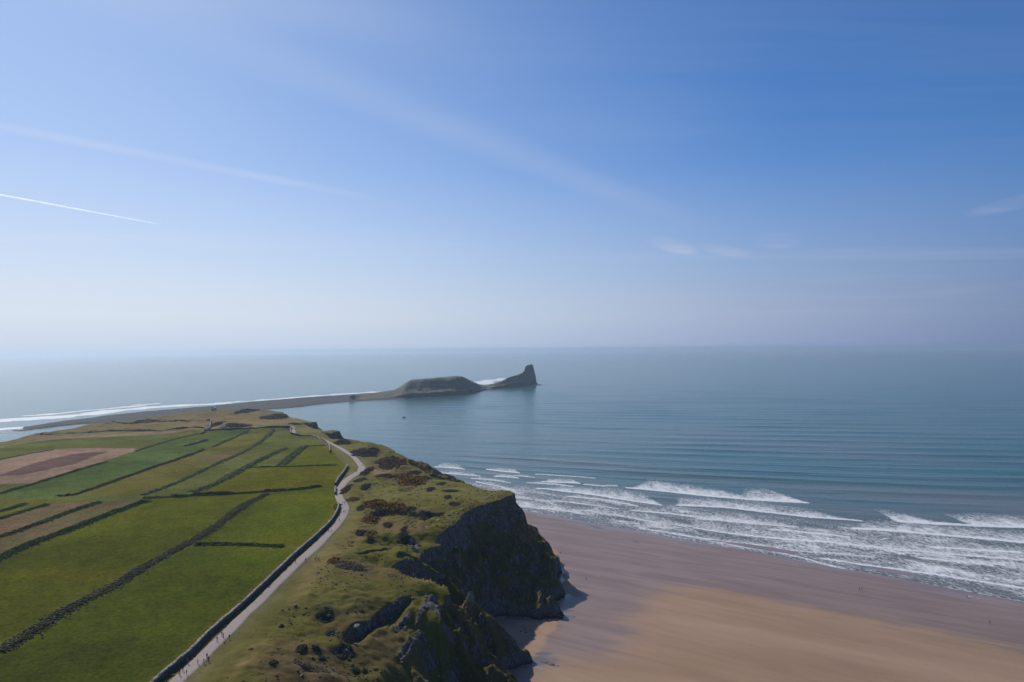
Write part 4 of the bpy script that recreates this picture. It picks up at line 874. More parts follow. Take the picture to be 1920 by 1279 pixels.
# stone walls
mwall = Mat('dry_stone', .95, .2); wa = mwall.noise(1.6, 5, .7); wb = mwall.noise(.4, 4)
mwall.set('Base Color', mwall.mix(mwall.mr(wa, .3, .7), (.035, .032, .030), mwall.mix(wb, (.11, .10, .092), (.16, .15, .14)))); mwall.bump(wa, 1.0, .3)
mcop = Mat('sunlit_coping_stone', .95, .2); wa2 = mcop.noise(1.2, 5, .7); mcop.set('Base Color', mcop.mix(mcop.mr(wa2, .35, .65), (.07, .066, .05), (.36, .34, .32))); mcop.bump(wa2, .8, .2)  # coping coloured paler than the wall face: its sunlit top edge put into the colour
def wall(pts, label, h=1.55, w=.8, world=None, z=None, step=.55, seed=0):
    P = np.array(world if world is not None else [ground(x, y)[:2] for x, y in pts], float); P = resample(P, step); N = normals2(P); n = len(P)
    r = np.random.default_rng(seed + 50); g = hgt(P[:, 0], P[:, 1]); hh = h * (1 + .10 * fbm(np.arange(n) / 12.0, np.zeros(n), oct=3, seed=seed)) 
    pr = [(-.62, -.5), (-.56, .3), (-.47, .66), (-.40, 1.0), (0, 1.03), (.40, 1.0), (.47, .66), (.56, .3), (.62, -.5)]
    V = []
    for a, b in pr:
        j = r.normal(size=n) * .045
        V.append(np.stack([P[:, 0] + N[:, 0] * (a * w + j), P[:, 1] + N[:, 1] * (a * w + j), g + (b * hh if b > 0 else b) + r.normal(size=n) * .03], -1))
    V = np.stack(V, 1).reshape(-1, 3); k = len(pr)
    e = empty('stone_wall', (float(P[0, 0]), float(P[0, 1]), float(g[0]))); off = np.array(e.location)
    mesh_obj('wall_face', V - off, grid_faces(n, k)[:, ::-1], mwall.m, None, False, e)
    c = []
    for a, b in ((-.5, .98), (-.46, 1.12), (0, 1.2), (.46, 1.12), (.5, .98)):
        j = r.normal(size=n) * .05
        c.append(np.stack([P[:, 0] + N[:, 0] * (a * w + j), P[:, 1] + N[:, 1] * (a * w + j), g + b * hh + r.normal(size=n) * .05], -1))
    mesh_obj('coping', np.stack(c, 1).reshape(-1, 3) - off, grid_faces(n, 5)[:, ::-1], mcop.m, None, False, e)
    return tag(e, label, 'wall')
wall(None, 'long dry stone wall with pale sunlit-toned top between the near field and the gravel path', 1.75, .95, [plane(20, 1560, 54.0), plane(205, 1360, 54.0)] + wall_w, seed=1)
wall([(629,928),(628,922),(629,916)], 'short stub of stone wall beside the path at the gap', 1.6, .9, seed=2)
wall([(629,911),(634,901),(641,893),(647,884),(652,876)], 'curved dark stone wall on the left of the path bend', 2.0, 1.1, seed=3)
wall([(619,848),(618,840),(616,834),(608,827),(598,822),(575,818),(547,815)], 'far stone wall curving left along the upper field edge', 1.6, 1.0, seed=4)
wall([(546,814),(544.5,807),(545,801)], 'short dark wall beside the far length of track', 2.0, 1.2, seed=5)
wall([(544,801),(510,802),(480,804),(440,806),(400,808),(382,808)], 'straight far wall between the green fields and the brown heath', 1.8, 1.2, seed=6)
wall([(396,790),(394,797),(393,804),(386,808)], 'short far wall at the right end of the yellowish field', 2.0, 1.3, seed=7)
# bramble verge at the foot and back of the long wall
def verge():
    P = resample(np.array(wall_w), .7); N = normals2(P); r = np.random.default_rng(77); n = 3000
    k = r.integers(0, len(P), n); side = np.where(r.random(n) < .6, 1, -1); d = side * (.7 + np.abs(r.normal(size=n)) * .55)
    ok = (.5 + .5 * fbm(k / 18.0, side * 3.0, oct=3, seed=78)) > .42; k, d = k[ok], d[ok]; n = len(k)
    X = P[k, 0] - N[k, 0] * d * 1.0; Y = P[k, 1] - N[k, 1] * d * 1.0
    s = .22 + .3 * r.random(n); V, Fc, a = clumps(np.stack([X, Y, hgt(X, Y) + .2 * r.random(n)], -1), s, .8, 79)
    tag(mesh_obj('rough_verge', V, Fc, FOL['mixed'], {'v': a}, False), 'brambly rough verge growing along the foot of the long wall', kind='stuff')
verge()

# ------------------------------------------------------------------ gorse, bracken and bushes: one thing per patch
def patch(name, cat, kind, px, py, rx, ry, label, hgtm=1.0, tilt=0.0, size=None, seed=0, dens=1.0):
    gx_, gy_, gz_ = ground(px, py); Z = gy_; ax = rx * Z / FPX; ay = max(ry * Z * Z / (FPX * (CAM_H - gz_)), ax * .25); r = np.random.default_rng(seed + 1300)
    sz = size or max(.30, Z / 683 * .8); n = int(np.clip(math.pi * ax * ay / (sz * sz) * .95 * dens, 14, 3500))
    u = r.random(n * 3) ** .5; th = r.random(n * 3) * 2 * math.pi; x = u * np.cos(th); y = u * np.sin(th)
    edge = u + .75 * fbm(x * 2.2 + seed, y * 2.2, oct=4, seed=seed); ok = edge < .86; x, y = x[ok][:n], y[ok][:n]; n = len(x)
    if n < 4: x, y = r.normal(size=8) * .3, r.normal(size=8) * .3; n = 8
    X = gx_ + x * ax; Y = gy_ + y * ay + tilt * x * ax
    hh = hgtm * np.clip(1.05 - np.hypot(x, y) ** 2, .2, 1) * (.55 + .6 * (.5 + .5 * fbm(X / 2.5, Y / 2.5, oct=2, seed=seed + 1)))
    Zc = hgt(X, Y) + hh * r.random(n) * .8; s = sz * (.5 + .7 * r.random(n))
    V, Fc, a = clumps(np.stack([X, Y, Zc], -1), s, .8, seed); a = np.clip(a * .7 + .3 * (.5 + .8 * np.repeat(fbm(X / 3, Y / 3, seed=seed + 2), 12)), 0, 1)
    return tag(mesh_obj(name, V, Fc, FOL[kind], {'v': a}, False), label, cat)
for i, p in enumerate(PT):
    if len(p) < 10: p = p + (0.0,)
    patch(*p[:8], hgtm=p[8], tilt=p[9], seed=31 * i + 5)

# tussocks and small stones on the rough ground
def scatter(name, label, kind, n, zone, size, seed, mat=None, squash=.6):
    r = np.random.default_rng(seed); P = []
    w = zone.ravel().astype(float); cellA = np.outer(np.gradient(ys), np.gradient(xs)).ravel(); w = w * cellA; w /= w.sum()
    k = r.choice(len(w), n, p=w); X = GX.ravel()[k] + r.random(n) - .5; Y = GY.ravel()[k] + r.random(n) - .5
    s = size * (.5 + r.random(n) ** 2 * 1.6); V, Fc, a = clumps(np.stack([X, Y, hgt(X, Y) + s * .1], -1), s, squash, seed)
    tag(mesh_obj(name, V, Fc, mat or FOL[kind], {'v': a}, False), label, kind='stuff')
rough = sstep(.5, .9, heath) * inT * np.clip(fbm(GX / 12, GY / 12, oct=4, seed=600) * 2.4, 0, 1) * (dT > .5) * (GY < 720)
scatter('tussocks', 'dark tussocks dotted over the rough clifftop grass', 'dark', 5200, rough, .30, 611)
rough2 = sstep(.5, .9, heath) * inT * np.clip(fbm(GX / 9, GY / 9, oct=4, seed=601) * 2.4, 0, 1) * (GY < 640)
scatter('dead_bracken', 'scattered brown dead bracken in the rough grass', 'straw', 4200, rough2, .30, 612, squash=.4)
mst = flat('pale_limestone', (.22, .205, .185), .9, .35, 1.5)
nearedge = (np.where(inT, np.exp(-dT / 1.5), np.exp(-t / .06)) + bluff) * inF * (GY < 520) * np.clip(fbm(GX / 6, GY / 6, oct=3, seed=602) * 3, 0, 1)
scatter('stones', 'small pale limestone blocks breaking through along the cliff edges', None, 900, nearedge, .34, 613, mst, .8)

# ------------------------------------------------------------------ rocks
mlime = Mat('limestone', .9, .25); l1 = mlime.noise(.9, 7, .68, None, .8); l2 = mlime.noise(.25, 3)
mlime.set('Base Color', mlime.mix(mlime.mr(l1, .3, .65), (.10, .092, .085), mlime.mix(l2, (.15, .14, .128), (.24, .228, .21)))); mlime.bump(l1, 1, .6)
mrib = mlime.m
mdark = Mat('tide_rock', .7, .4); l1 = mdark.noise(.9, 6, .65); mdark.set('Base Color', mdark.mix(l1, (.018, .018, .018), (.06, .055, .05))); mdark.bump(l1, 1, .5)
def rock_mesh(c, size, seed, sub=3, rough_=.35, lean=(0, 0)):
    bm = bmesh.new(); bmesh.ops.create_icosphere(bm, subdivisions=sub, radius=1)
    V = np.array([v.co[:] for v in bm.verts]); Fc = np.array([[v.index for v in f.verts] for f in bm.faces]); bm.free()
    n = fbm(V[:, 0] * 1.6 + seed, V[:, 1] * 1.6, V[:, 2] * 1.6, oct=4, seed=seed, gain=.6); V = V * (1 + rough_ * n * 1.6)[:, None]
    # planar joints
    r = np.random.default_rng(seed)
    for _ in range(13):
        d = r.normal(size=3); d /= np.linalg.norm(d); h = .45 + .32 * r.random(); s = V @ d; V = V - np.maximum(s - h, 0)[:, None] * d * .93
    V = V * np.array(size); V[:, 0] += lean[0] * V[:, 2]; V[:, 1] += lean[1] * V[:, 2]
    return V + np.array(c), Fc
def rocks(name, label, cat, blocks, mat, group=None, sink=.12, zpl=False):
    g3 = []
    for b in blocks:
        if zpl: x, y = plane(b[0], b[1], .8); g3.append((x, y, float(beach_z(x, y))))
        else: g3.append(ground(b[0], b[1]))
    root = None
    if len(blocks) > 1: root = tag(empty(name, g3[0]), label, cat, group)
    for b, (x, y, z) in zip(blocks, g3):
        w, h = b[2] * 1.15, b[3]; sd_ = int(b[0] * 7 + b[1] * 3) % 9973; r = random.Random(sd_)
        V, Fc = rock_mesh((0, 0, -h * sink), (w * r.uniform(.45, .72), w * r.uniform(.4, .6), h * r.uniform(.38, .5)), sd_, 3, .55, (r.uniform(-.3, .3), r.uniform(-.2, .2)))
        o_ = mesh_obj('rock' if root else name, V, Fc, mat, None, False); o_.location = (x, y, z) if not root else (x - g3[0][0], y - g3[0][1], z - g3[0][2])
        if root: o_.parent = root
        else: tag(o_, label, cat, group)
    return root
rocks('boulder', 'big pale rounded boulder alone on the grass above the dark cliff', 'boulder', [(821,975,3.6,3.0)], mlime.m)
rocks('rock_outcrop', 'pale broken rocks at the cliff lip right of the big boulder', 'rock', [(836,963,2.6,2.6),(843,966,2.4,2.8),(850,961,2,2),(857,962,2.2,2.6),(866,955,2,2.2)], mlime.m)
rocks('rock_outcrop', 'pale scar of rock at the top of the main cliff under the lawn', 'rock', [(905,932,2.2,1.6),(911,934,2.4,1.6),(917,933,1.6,1.4)], mlime.m)
rocks('rock_outcrop', 'sharp rock knob with a white face on the grassy ridge', 'rock', [(766,1016,3.0,4.2),(772,1026,3.5,4.5),(779,1034,3.2,4.6),(784,1024,3.0,4)], mlime.m)
rocks('rock_outcrop', 'pale rocks at the pointed left end of the curved foreground scarp', 'rock', [(664,1174,2.6,1.2),(670,1177,2.2,1.4),(682,1180,2,1.6),(690,1176,2.4,2.4)], mlime.m)
rocks('rock_outcrop', 'grey rocks in a dark bush on the left of the foreground slope', 'rock', [(609,1152,2,1.8),(618,1155,2.2,2.2),(600,1160,1.6,1.2),(622,1163,1.6,1.6)], mlime.m)
rocks('rock_outcrop', 'row of grey rocks under the scarp nose', 'rock', [(615,1188,1.8,1),(622,1193,1.4,1),(628,1190,1.2,.8)], mlime.m)
rocks('rock_outcrop', 'upright pale rocks in the middle of the foreground slope', 'rock', [(660,1206,1.6,1.8),(668,1210,1.7,2.4),(663,1200,1.2,1)], mlime.m)
rocks('rock_outcrop', 'dark rock face behind the largest foreground bush', 'rock', [(640,1222,2.2,3),(650,1218,2.6,3.6),(658,1228,2,3)], mlime.m)
rocks('boulder', 'small black and white boulder on the grass at the bottom edge', 'boulder', [(565,1267,1.4,1.0)], mlime.m)
rocks('boulder', 'tiny pale boulder on the bracken streak', 'boulder', [(661,1070,1.3,1.3)], mlime.m)
def pinnacle():
    x, y = -19.5, 317.0; g = float(hgt(x, y))
    V, Fc = rock_mesh((x, y, g + 2.2), (1.5, 1.3, 4.6), 91, 4, .3)
    V2, F2 = rock_mesh((x - 1.6, y - .8, g + .6), (1.5, 1.3, 3.2), 92, 3, .3)
    tag(mesh_obj('rock_pinnacle', np.vstack([V, V2]), np.vstack([Fc, F2 + len(V)]), mlime.m, None, False), 'rounded rock pinnacle standing on the sharp ridge below the spur tip', 'rock')
pinnacle()
def zrocks(name, label, blocks, mat): rocks(name, label, 'rock', blocks, mat, zpl=True)
zrocks('beach_rock', 'cluster of dark rocks on the sand in the cliff inlet', [(977,1189,1.8,1.4),(985,1185,1.6,2),(987,1191,2.2,1.2),(992,1187,1.2,1),(984,1181,.9,1.4)], mdark.m)
zrocks('beach_rock', 'long low dark rock in a shallow pool near the bottom of the beach', [(1018,1249,1.6,.7),(1025,1251,2,.7),(1032,1254,2.2,.8),(1040,1256,1.4,.9),(1047,1257,1.4,.8)], mdark.m)
zrocks('beach_rock', 'low rock patch left of the long pool rock', [(967,1260,2,.4),(972,1258,1.6,.5),(997,1251,1.2,.5)], mdark.m)
zrocks('beach_rock', 'single dark lump far out on the dry sand', [(1409,1213,1.4,.6)], mdark.m)
zrocks('beach_rock', 'pointed black rocks at the foot of the near ridge', [(984,1238,2.6,2.4),(990,1235,2,2.6),(978,1241,3,2.4),(994,1239,1.6,1.2)], mdark.m)
zrocks('beach_rock', 'black tide-washed rocks at the foot of the main cliff', [(1048,1157,3,3),(1043,1162,3.4,3),(1035,1164,3,2.4),(1050,1150,2,3),(1024,1165,3,1.8)], mdark.m)
zrocks('beach_rock', 'small rocks halfway between the cliff inlet and the ridge foot', [(975,1213,.8,.5),(983,1223,.7,.5)], mdark.m)
# ------------------------------------------------------------------ people
def human(pose):
    me = bpy.data.meshes.new('body'); st = .26 if pose == 'walk' else (.10 if pose == 'stand' else .34)
    a = {'walk': .16, 'stand': .05, 'stride': .24, 'sit': .1}[pose]
    if pose == 'sit':
        J = [(0,0,.22),(0,0,.42),(0,0,.68),(0,0,.78),(0,.02,.90),
             (-.10,0,.18),(-.12,.40,.30),(-.12,.66,.06),(-.12,.76,.04),(.10,0,.18),(.12,.40,.32),(.12,.62,.06),(.12,.72,.04),
             (-.20,0,.66),(-.26,.08,.40),(-.2,.3,.32),(.20,0,.66),(.26,.08,.40),(.2,.3,.32)]
    else:
        J = [(0,0,.92),(0,0,1.12),(0,.01,1.42),(0,.02,1.52),(0,.03,1.64),
             (-.10,0,.88),(-.11,a*.9,.50),(-.11,a*.8,.09),(-.11,a*.8+.13,.04),(.10,0,.88),(.11,-a*.4,.50),(.11,-a*1.3,.12),(.11,-a*1.3+.13,.05),
             (-.20,0,1.40),(-.25,-a*.6,1.12),(-.23,-a*.4+.06,.86),(.20,0,1.40),(.25,a*.6,1.12),(.23,a*.9+.10,.90)]
    E = [(0,1),(1,2),(2,3),(3,4),(0,5),(5,6),(6,7),(7,8),(0,9),(9,10),(10,11),(11,12),(2,13),(13,14),(14,15),(2,16),(16,17),(17,18)]
    Rr = [.15,.14,.16,.06,.105,.10,.065,.05,.045,.10,.065,.05,.045,.075,.05,.04,.075,.05,.04]
    me.from_pydata(J, E, []); ob = bpy.data.objects.new('tmp', me); S.collection.objects.link(ob)
    md = ob.modifiers.new('s', 'SKIN'); sk = me.skin_vertices[0].data
    for i, r_ in enumerate(Rr): sk[i].radius = (r_, r_ * .8); sk[i].use_root = (i == 0)
    ob.modifiers.new('u', 'SUBSURF').levels = 1
    dg = bpy.context.evaluated_depsgraph_get(); dg.update(); ev = bpy.data.meshes.new_from_object(ob.evaluated_get(dg)); ev.name = 'person'
    bpy.data.objects.remove(ob); h = .95 if pose == 'sit' else 1.75
    hd, sh, hip = ((.82, .74, .34) if pose == 'sit' else (1.56, 1.46, .90))
    for p in ev.polygons:
        z = p.center.z; p.use_smooth = True
        if z > hd + .02 and (p.center.y < .03 or z > hd + .14): p.material_index = 3
        elif z > sh + .03: p.material_index = 2
        elif z > hip or (pose != 'sit' and abs(p.center.x) > .19 and z > .95): p.material_index = 0
        elif abs(p.center.x) > .19 and z > .80 and pose != 'sit': p.material_index = 2
        else: p.material_index = 1
    return ev
POSES = {k: human(k) for k in ('walk', 'stand', 'stride', 'sit')}
CLO = {n: flat('cloth_' + n, c, .85, .1) for n, c in dict(black=(.012,.012,.014), navy=(.015,.02,.045), grey=(.09,.09,.095), white=(.62,.62,.60), red=(.25,.03,.03), tan=(.25,.19,.13), blue=(.06,.12,.26), jeans=(.04,.06,.11), green=(.05,.07,.04)).items()}
SKIN = flat('skin', (.42, .27, .20), .6, .05); HAIR = [flat('hair_dark', (.03, .02, .015), .7, .1), flat('hair_fair', (.22, .15, .08), .7, .1)]
_pm = {}
def person_mesh(pose, top, leg, hair):
    k = (pose, top, leg, hair)
    if k not in _pm:
        m = POSES[pose].copy(); m.name = 'person'; m.materials.clear()
        for q in (CLO[top], CLO[leg], SKIN, HAIR[hair]): m.materials.append(q)
        _pm[k] = m
    return _pm[k]
def person(px, py, pose, top, leg, label, group, rz=None, h=1.72, beach=False):
    if beach: x, y = plane(px, py, max(.2, float(beach_z(*plane(px, py, .8))))); z = max(-.15, float(beach_z(x, y)))
    else: x, y, z = ground(px, py)
    onp = segdist(np.array([x]), np.array([y]), PATHC, False)[0] < 2.6
    o = bpy.data.objects.new('person', person_mesh(pose, top, leg, 1 if (int(px) % 5 == 0) else 0)); S.collection.objects.link(o)
    o.location = (x, y, z + (.10 if onp else 0)); o.rotation_euler.z = rz if rz is not None else random.uniform(0, 6.28); s = h / 1.75; o.scale = (s, s, s)
    return tag(o, label, 'person', group)
_ = 0
GP, GG, GB = 'walkers on the clifftop path', 'people on the clifftop grass', 'people on the beach'
along = math.atan2(1, 1) - math.pi / 2
PPL = [
 (333,1262,'walk','black','jeans','leftmost person in dark top on the path nearest the bottom edge',GP),(337,1268,'walk','grey','navy','person in grey top walking just below the nearest group on the path',GP),
 (343,1259,'stride','black','black','person all in black striding in the middle of the nearest path group',GP),(350,1267,'stand','black','navy','person in black at the right edge of the path near the bottom',GP),
 (352,1246,'walk','tan','black','person in tan top alone on the path above the nearest group',GP),
 (371,1246,'stand','black','grey','person in dark top at the grass edge beside the nearest path group',GG),(382,1245,'stand','white','black','person in white top among the four on the grass by the path',GG),
 (388,1236,'stand','grey','white','upper person in grey top of the four on the grass by the path',GG),(391,1241,'stand','black','jeans','person in black top right in the four on the grass by the path',GG),
 (393,1198,'walk','navy','black','person in navy on the left edge of the path below the wall bend',GP),(403,1185,'walk','green','black','person in dull green top on the path by the wall, third from the left',GP),
 (407,1204,'stride','black','black','person in black on the right edge of the path below the busy bend',GP),(412,1177,'walk','navy','grey','upper person in navy walking close to the wall',GP),
 (416,1193,'stand','black','black','left person of the dark pair beside the lone grass walker',GG),(419,1197,'stand','navy','jeans','right person of the dark pair beside the lone grass walker',GG),
 (430,1199,'stand','black','black','lone tall dark person standing on the grass right of the path',GG),
 (453,1135,'walk','black','jeans','left person in black of the trio on the straight path',GP),(457,1137,'walk','grey','black','middle person in grey of the trio on the straight path',GP),(462,1130,'walk','tan','jeans','right upper person in tan of the trio on the straight path',GP),
 (541,1056,'walk','black','black','left person of the close pair beside the wall shadow',GP),(546,1056,'walk','red','black','person in dark red in the close pair beside the wall shadow',GP),(554,1057,'stride','grey','black','person in grey crossing the path right of the close pair',GP),
 (573,1053,'stand','black','jeans','person in dark top standing on the grass left of the small group',GG),(591,1052,'stand','black','black','left person in black of the small grass group',GG),(594,1049,'stand','tan','grey','middle person in tan of the small grass group',GG),(598,1052,'stand','navy','jeans','right person in navy of the small grass group',GG),
 (605,998,'walk','navy','black','person in navy on the left of the path above the small grass group',GP),(612,990,'walk','grey','black','person in grey on the path below the wall bend, left of two',GP),(615,989,'walk','black','jeans','person in black on the path below the wall bend, right of two',GP),
 (616,998,'stand','black','navy','person in black at the right path edge with a companion on the grass',GP),(621,999,'stand','red','black','person in dark red on the grass just right of the path',GG),
 (636,978,'stride','black','black','person in black striding where the path starts to widen',GP),(638,965,'walk','navy','grey','left person of three across the wide path',GP),(644,963,'walk','black','jeans','middle person of three across the wide path',GP),(647,962,'walk','grey','navy','right person of three across the wide path',GP),
 (641,954,'walk','white','jeans','person in pale top on the wide path',GP),(643,945,'walk','black','black','left person in black below the path narrowing',GP),(646,946,'walk','navy','black','person in navy below the path narrowing',GP),(649,940,'stand','black','jeans','person in black at the gorse beside the path narrowing',GP),
 (648,894,'walk','black','grey','person in black by the curved wall',GP),(666,884,'walk','green','black','left person of two on the inner side of the sharp bend',GP),(669,887,'walk','black','jeans','right person of two on the inner side of the sharp bend',GP),
 (679,874,'stride','black','black','person in black right at the sharp bend of the path',GP),(675,866,'walk','tan','grey','person in tan just above the sharp bend',GP),
 (670,828,'stand','black','black','leftmost person of the group at the far cliff edge',GG),(673,829,'stand','navy','black','second person from the left at the far cliff edge',GG),(676,827,'stand','grey','black','third person from the left at the far cliff edge',GG),(680,827,'stand','black','jeans','fourth person from the left at the far cliff edge',GG),(680,832,'stand','black','navy','person standing nearer than the rest of the far cliff edge group',GG),(686,829,'stand','red','black','rightmost person of the group at the far cliff edge',GG),
 (950,925,'stand','black','black','dark person standing at the very corner of the high headland',GG),(922,925,'stand','tan','grey','person in tan left of the one at the headland corner',GG),(897,926,'stand','tan','black','third person from the headland corner on the lawn edge',GG),
 (817,944,'stand','black','jeans','person alone in the middle of the headland lawn',GG),(781,949,'stand','black','black','left person of the pair near the gorse band end',GG),(784,949,'stand','navy','grey','right person of the pair near the gorse band end',GG),(759,950,'stand','black','black','person at the right end of the gorse band',GG),
 (775,1081,'stand','white','jeans','person in pale top on the skyline edge of the near spur',GG),(781,1092,'stand','white','tan','person in white on the near spur',GG),(791,1094,'stand','black','black','middle person in black on the near spur',GG),(805,1092,'stand','black','jeans','dark person nearest the tip of the near spur',GG)]
for i, (px, py, ps, tp, lg, lb, gr) in enumerate(PPL): person(px, py, ps, tp, lg, lb, gr, rz=(along + (0 if i % 2 else math.pi)) if gr == GP else None, h=1.60 + .2 * ((i * 37) % 10) / 10)
PB = [(1099,1088,'walk','black','black','person in black walking on wet sand off the cliff shadow'),(1194,1018,'walk','black','navy','right person of the pair on wet sand near the first shallow wash'),(1189,1017,'walk','grey','tan','smaller left person of the pair on wet sand near the first shallow wash'),
 (1611.5,1107,'walk','black','black','left person of the two walking side by side on the wet sand'),(1616,1107,'walk','navy','black','right person of the two walking side by side on the wet sand'),(1814,1121,'walk','navy','jeans','person at the edge of the wash at far right'),
 (1856,1169,'stride','black','black','person striding on the sand near the right edge'),(1557,1023,'stand','red','navy','person in red standing in the surf'),
 (1037,1046,'stand','black','jeans','leftmost of the four people beside the cliff foot'),(1041,1046,'stand','grey','black','second from left of the four people beside the cliff foot'),(1046,1044,'stand','navy','black','third from left of the four people beside the cliff foot'),(1050.5,1039,'walk','black','black','rightmost of the four people beside the cliff foot'),(1061,1079,'sit','tan','black','person sitting on the sand strip beside the cliff shadow')]
for px, py, ps, tp, lg, lb in PB: person(px, py, ps, tp, lg, lb, GB, beach=True)
def dog():
    x, y, z = ground(421, 1207); bm = bmesh.new()
    Vs, Fs, o = [], [], 0
    me = bpy.data.meshes.new('dog'); J = [(0,-.3,.42),(0,.05,.42),(0,.3,.46),(0,.42,.62),(0,.58,.60),(-.08,-.32,.2),(-.08,-.30,.02),(.08,-.32,.2),(.08,-.26,.02),(-.08,.28,.2),(-.08,.30,.02),(.08,.28,.2),(.08,.34,.02),(0,-.5,.52),(0,-.62,.66)]
    E = [(0,1),(1,2),(2,3),(3,4),(0,5),(5,6),(0,7),(7,8),(2,9),(9,10),(2,11),(11,12),(0,13),(13,14)]
    me.from_pydata(J, E, []); ob = bpy.data.objects.new('tmp', me); S.collection.objects.link(ob); ob.modifiers.new('s', 'SKIN')
    for i, r_ in enumerate([.11,.12,.13,.08,.06,.05,.03,.05,.03,.05,.03,.05,.03,.03,.02]): me.skin_vertices[0].data[i].radius = (r_, r_); me.skin_vertices[0].data[i].use_root = i == 1
    ob.modifiers.new('u', 'SUBSURF').levels = 1; dg = bpy.context.evaluated_depsgraph_get(); dg.update(); ev = bpy.data.meshes.new_from_object(ob.evaluated_get(dg)); bpy.data.objects.remove(ob)
    ev.materials.clear(); ev.materials.append(CLO['black']); o = bpy.data.objects.new('dog', ev); S.collection.objects.link(o); o.location = (x, y, z); o.rotation_euler.z = 1.0; bm.free()
    tag(o, 'small dark dog on the grass beside the path', 'dog')
dog()

# ------------------------------------------------------------------ boat, lookout, hut, vapour trail
def box(name, c, s, mat, parent, bev=0.0):
    bm = bmesh.new(); bmesh.ops.create_cube(bm, size=1)
    for v in bm.verts: v.co = Vector((v.co.x * s[0] + c[0], v.co.y * s[1] + c[1], v.co.z * s[2] + c[2]))
    if bev: bmesh.ops.bevel(bm, geom=bm.edges[:], offset=bev, segments=2, affect='EDGES')
    m = bpy.data.meshes.new(name); bm.to_mesh(m); bm.free(); m.materials.append(mat); o = bpy.data.objects.new(name, m); S.collection.objects.link(o); o.parent = parent; return o
MW = flat('white_paint', (.72, .72, .70), .4, .06); MG = flat('dark_glass', (.02, .025, .03), .1, .1); MR = flat('slate_roof', (.09, .09, .10), .8, .2); MWW = flat('whitewash', (.68, .67, .63), .9, .08)
def boat():
    x, y = plane(757.5, 783, 0); e = empty('boat', (x, y, 0), R(68)); n = 14; V = []; k = 9
    for i in range(n):
        u = i / (n - 1); L = (u - .5) * 9.0; wd = 1.5 * (1 - max(0, (u - .45) / .55) ** 2.2) * (.86 + .14 * min(1, u * 4)); sh = .95 + .55 * max(0, u - .4) ** 1.5
        for j in range(k):
            q = (j / (k - 1) - .5) * 2; V.append((math.copysign(abs(q) ** .7, q) * wd * (1 if abs(q) > .99 else .96), L, sh if abs(q) > .99 else -.35 + (sh + .25) * abs(q) ** 3))
    V = np.array(V); mesh_obj('hull', V, grid_faces(n, k), MW, None, True, e)
    D = np.array([(s * V[i * k + k - 1][0] * .98, V[i * k][1], V[i * k][2] - .08) for i in range(n) for s in (-1, 1)]); mesh_obj('deck', D, grid_faces(n, 2), MWW, None, False, e)
    c = box('wheelhouse', (0, .6, 1.75), (1.7, 2.4, 1.7), MW, e, .12); box('window', (0, .7, 2.05), (1.74, 1.7, .36), MG, e); box('roof', (0, .55, 2.68), (1.95, 2.8, .12), MW, e, .03)
    box('mast', (0, -.3, 3.6), (.09, .09, 1.9), MR, e); box('engine_box', (0, -2.6, 1.05), (1.1, 1.3, .5), MW, e, .05)
    tag(e, 'small white fishing boat with wheelhouse alone on the bay', 'boat')
boat()
def house(px, py, z0, L, Wd, Hh, rz, label, name, lantern=True):
    x, y, z = ground(px, py); e = empty(name, (x, y, z), rz)
    box('wall', (0, 0, Hh / 2 - .3), (L, Wd, Hh + .6), MWW, e)
    V = [(-L/2-.2, -Wd/2-.2, Hh), (L/2+.2, -Wd/2-.2, Hh), (L/2+.2, Wd/2+.2, Hh), (-L/2-.2, Wd/2+.2, Hh), (-L/2-.2, 0, Hh + Wd * .4), (L/2+.2, 0, Hh + Wd * .4)]
    bm = bmesh.new(); vs = [bm.verts.new(v) for v in V]
    for f in ((0,1,5,4), (2,3,4,5), (0,4,3), (1,2,5), (0,3,2,1)): bm.faces.new([vs[i] for i in f])
    m = bpy.data.meshes.new('roof'); bm.to_mesh(m); bm.free(); m.materials.append(MWW if lantern else MR); o = bpy.data.objects.new('roof', m); S.collection.objects.link(o); o.parent = e
    for q in (-.25, .2): box('window', (L * q, -Wd / 2, Hh * .55), (1.0, .12, .9), MG, e)
    box('door', (L * .42, -Wd / 2, Hh * .4), (.9, .14, Hh * .75), MR, e)
    if lantern: box('watch_room', (-L * .32, 0, Hh + 1.0), (2.6, 2.6, 3.0), MWW, e, .05); box('watch_window', (-L * .32, 0, Hh + 1.7), (2.66, 2.66, .8), MG, e); box('watch_roof', (-L * .32, 0, Hh + 2.6), (3.0, 3.0, .22), MWW, e)
    tag(e, label, 'building')
house(401, 768, 50, 8.0, 5.0, 2.6, R(10), 'small white lookout building on the far heath skyline', 'lookout_building')
house(420, 802, 50, 6.0, 4.0, 2.0, R(-20), 'little stone hut in scrub just above the far wall', 'hut', False)
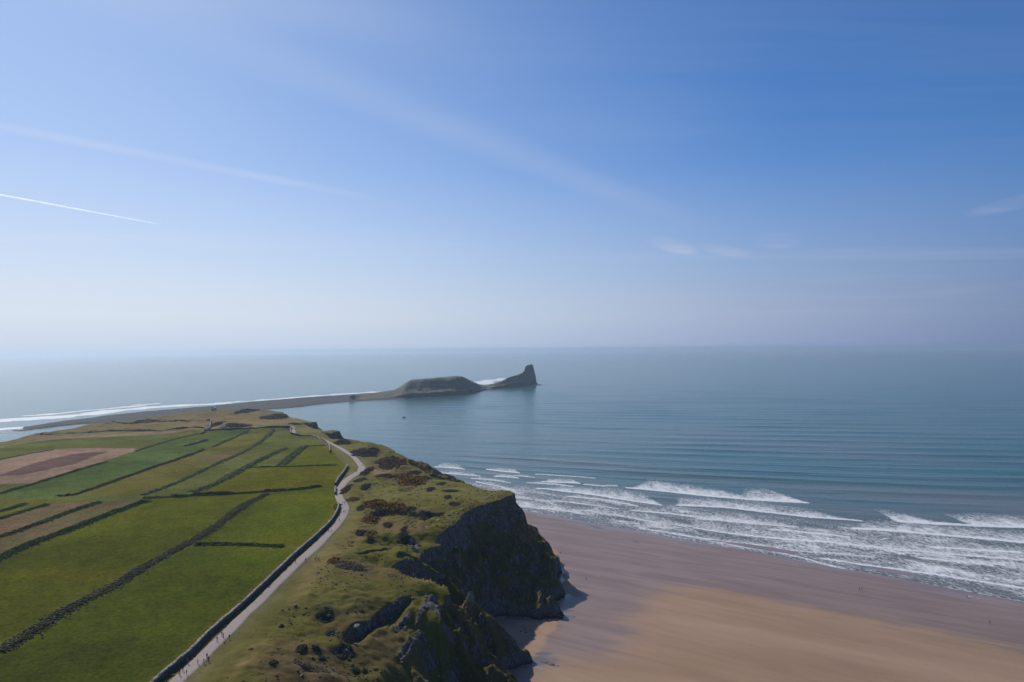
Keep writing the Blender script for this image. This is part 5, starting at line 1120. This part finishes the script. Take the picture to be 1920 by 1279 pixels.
def contrail():
    A = np.array([*plane(-70, 352, 9000), 9000.0]); B = np.array([*plane(299, 420.5, 9000), 9000.0]); n = 90; u = np.linspace(0, 1, n); P = A + (B - A) * u[:, None]
    d = (B - A) / np.linalg.norm(B - A); side = np.array([-d[1], d[0], 0]); up = np.array([0, 0, 1.0]); V = []
    rad = (62 * (1 - u) ** .5 + 10) * (1 + .25 * fbm(u * 40, u * 0, oct=3, seed=700))
    for i in range(n):
        for j in range(8): a = j * math.pi / 4; V.append(P[i] + (side * math.cos(a) + up * math.sin(a)) * rad[i])
    m = bpy.data.materials.new('ice_trail'); m.use_nodes = True; N = m.node_tree.nodes; L = m.node_tree.links; bs = N['Principled BSDF']; bs.inputs['Base Color'].default_value = (.85, .88, .92, 1); bs.inputs['Roughness'].default_value = 1
    bs.inputs['Specular IOR Level'].default_value = 0
    lw = N.new('ShaderNodeLayerWeight'); lw.inputs[0].default_value = .5; tr = N.new('ShaderNodeBsdfTransparent'); mx = N.new('ShaderNodeMixShader'); mp = N.new('ShaderNodeMapRange')
    L.new(lw.outputs['Facing'], mp.inputs[0]); mp.inputs[1].default_value = 0; mp.inputs[2].default_value = .9; mp.inputs[3].default_value = .20; mp.inputs[4].default_value = 0
    trl = N.new('ShaderNodeBsdfTranslucent'); trl.inputs[0].default_value = (.95, .96, 1, 1); ad = N.new('ShaderNodeAddShader'); L.new(bs.outputs[0], ad.inputs[0]); L.new(trl.outputs[0], ad.inputs[1]); L.new(mp.outputs[0], mx.inputs[0]); L.new(tr.outputs[0], mx.inputs[1]); L.new(ad.outputs[0], mx.inputs[2]); L.new(mx.outputs[0], N['Material Output'].inputs[0])
    tag(mesh_obj('contrail', np.array(V), grid_faces(n, 8, True), m, None, True), 'thin bright aircraft vapour trail low in the left sky', 'contrail')
contrail()


# ------------------------------------------------------------------ haze
def haze():
    hz = bpy.data.materials.new('haze_air'); hz.use_nodes = True; n = hz.node_tree.nodes; n.remove(n['Principled BSDF'])
    pv = n.new('ShaderNodeVolumePrincipled'); pv.inputs['Color'].default_value = (.50, .61, .75, 1); pv.inputs['Density'].default_value = 0.000065
    pv.inputs['Anisotropy'].default_value = .47
    hz.node_tree.links.new(pv.outputs[0], n['Material Output'].inputs['Volume'])
    E = 54000.0; z0, z1 = -400.0, 160.0
    V = [(x, y, z) for z in (z0, z1) for x, y in ((-E, -E), (E, -E), (E, E), (-E, E))]
    o = mesh_obj('haze', V, [(0, 3, 2, 1), (4, 5, 6, 7), (0, 1, 5, 4), (1, 2, 6, 5), (2, 3, 7, 6), (3, 0, 4, 7)], hz, smooth=False)
    tag(o, 'thin sea haze paling the horizon', kind='stuff')
haze()
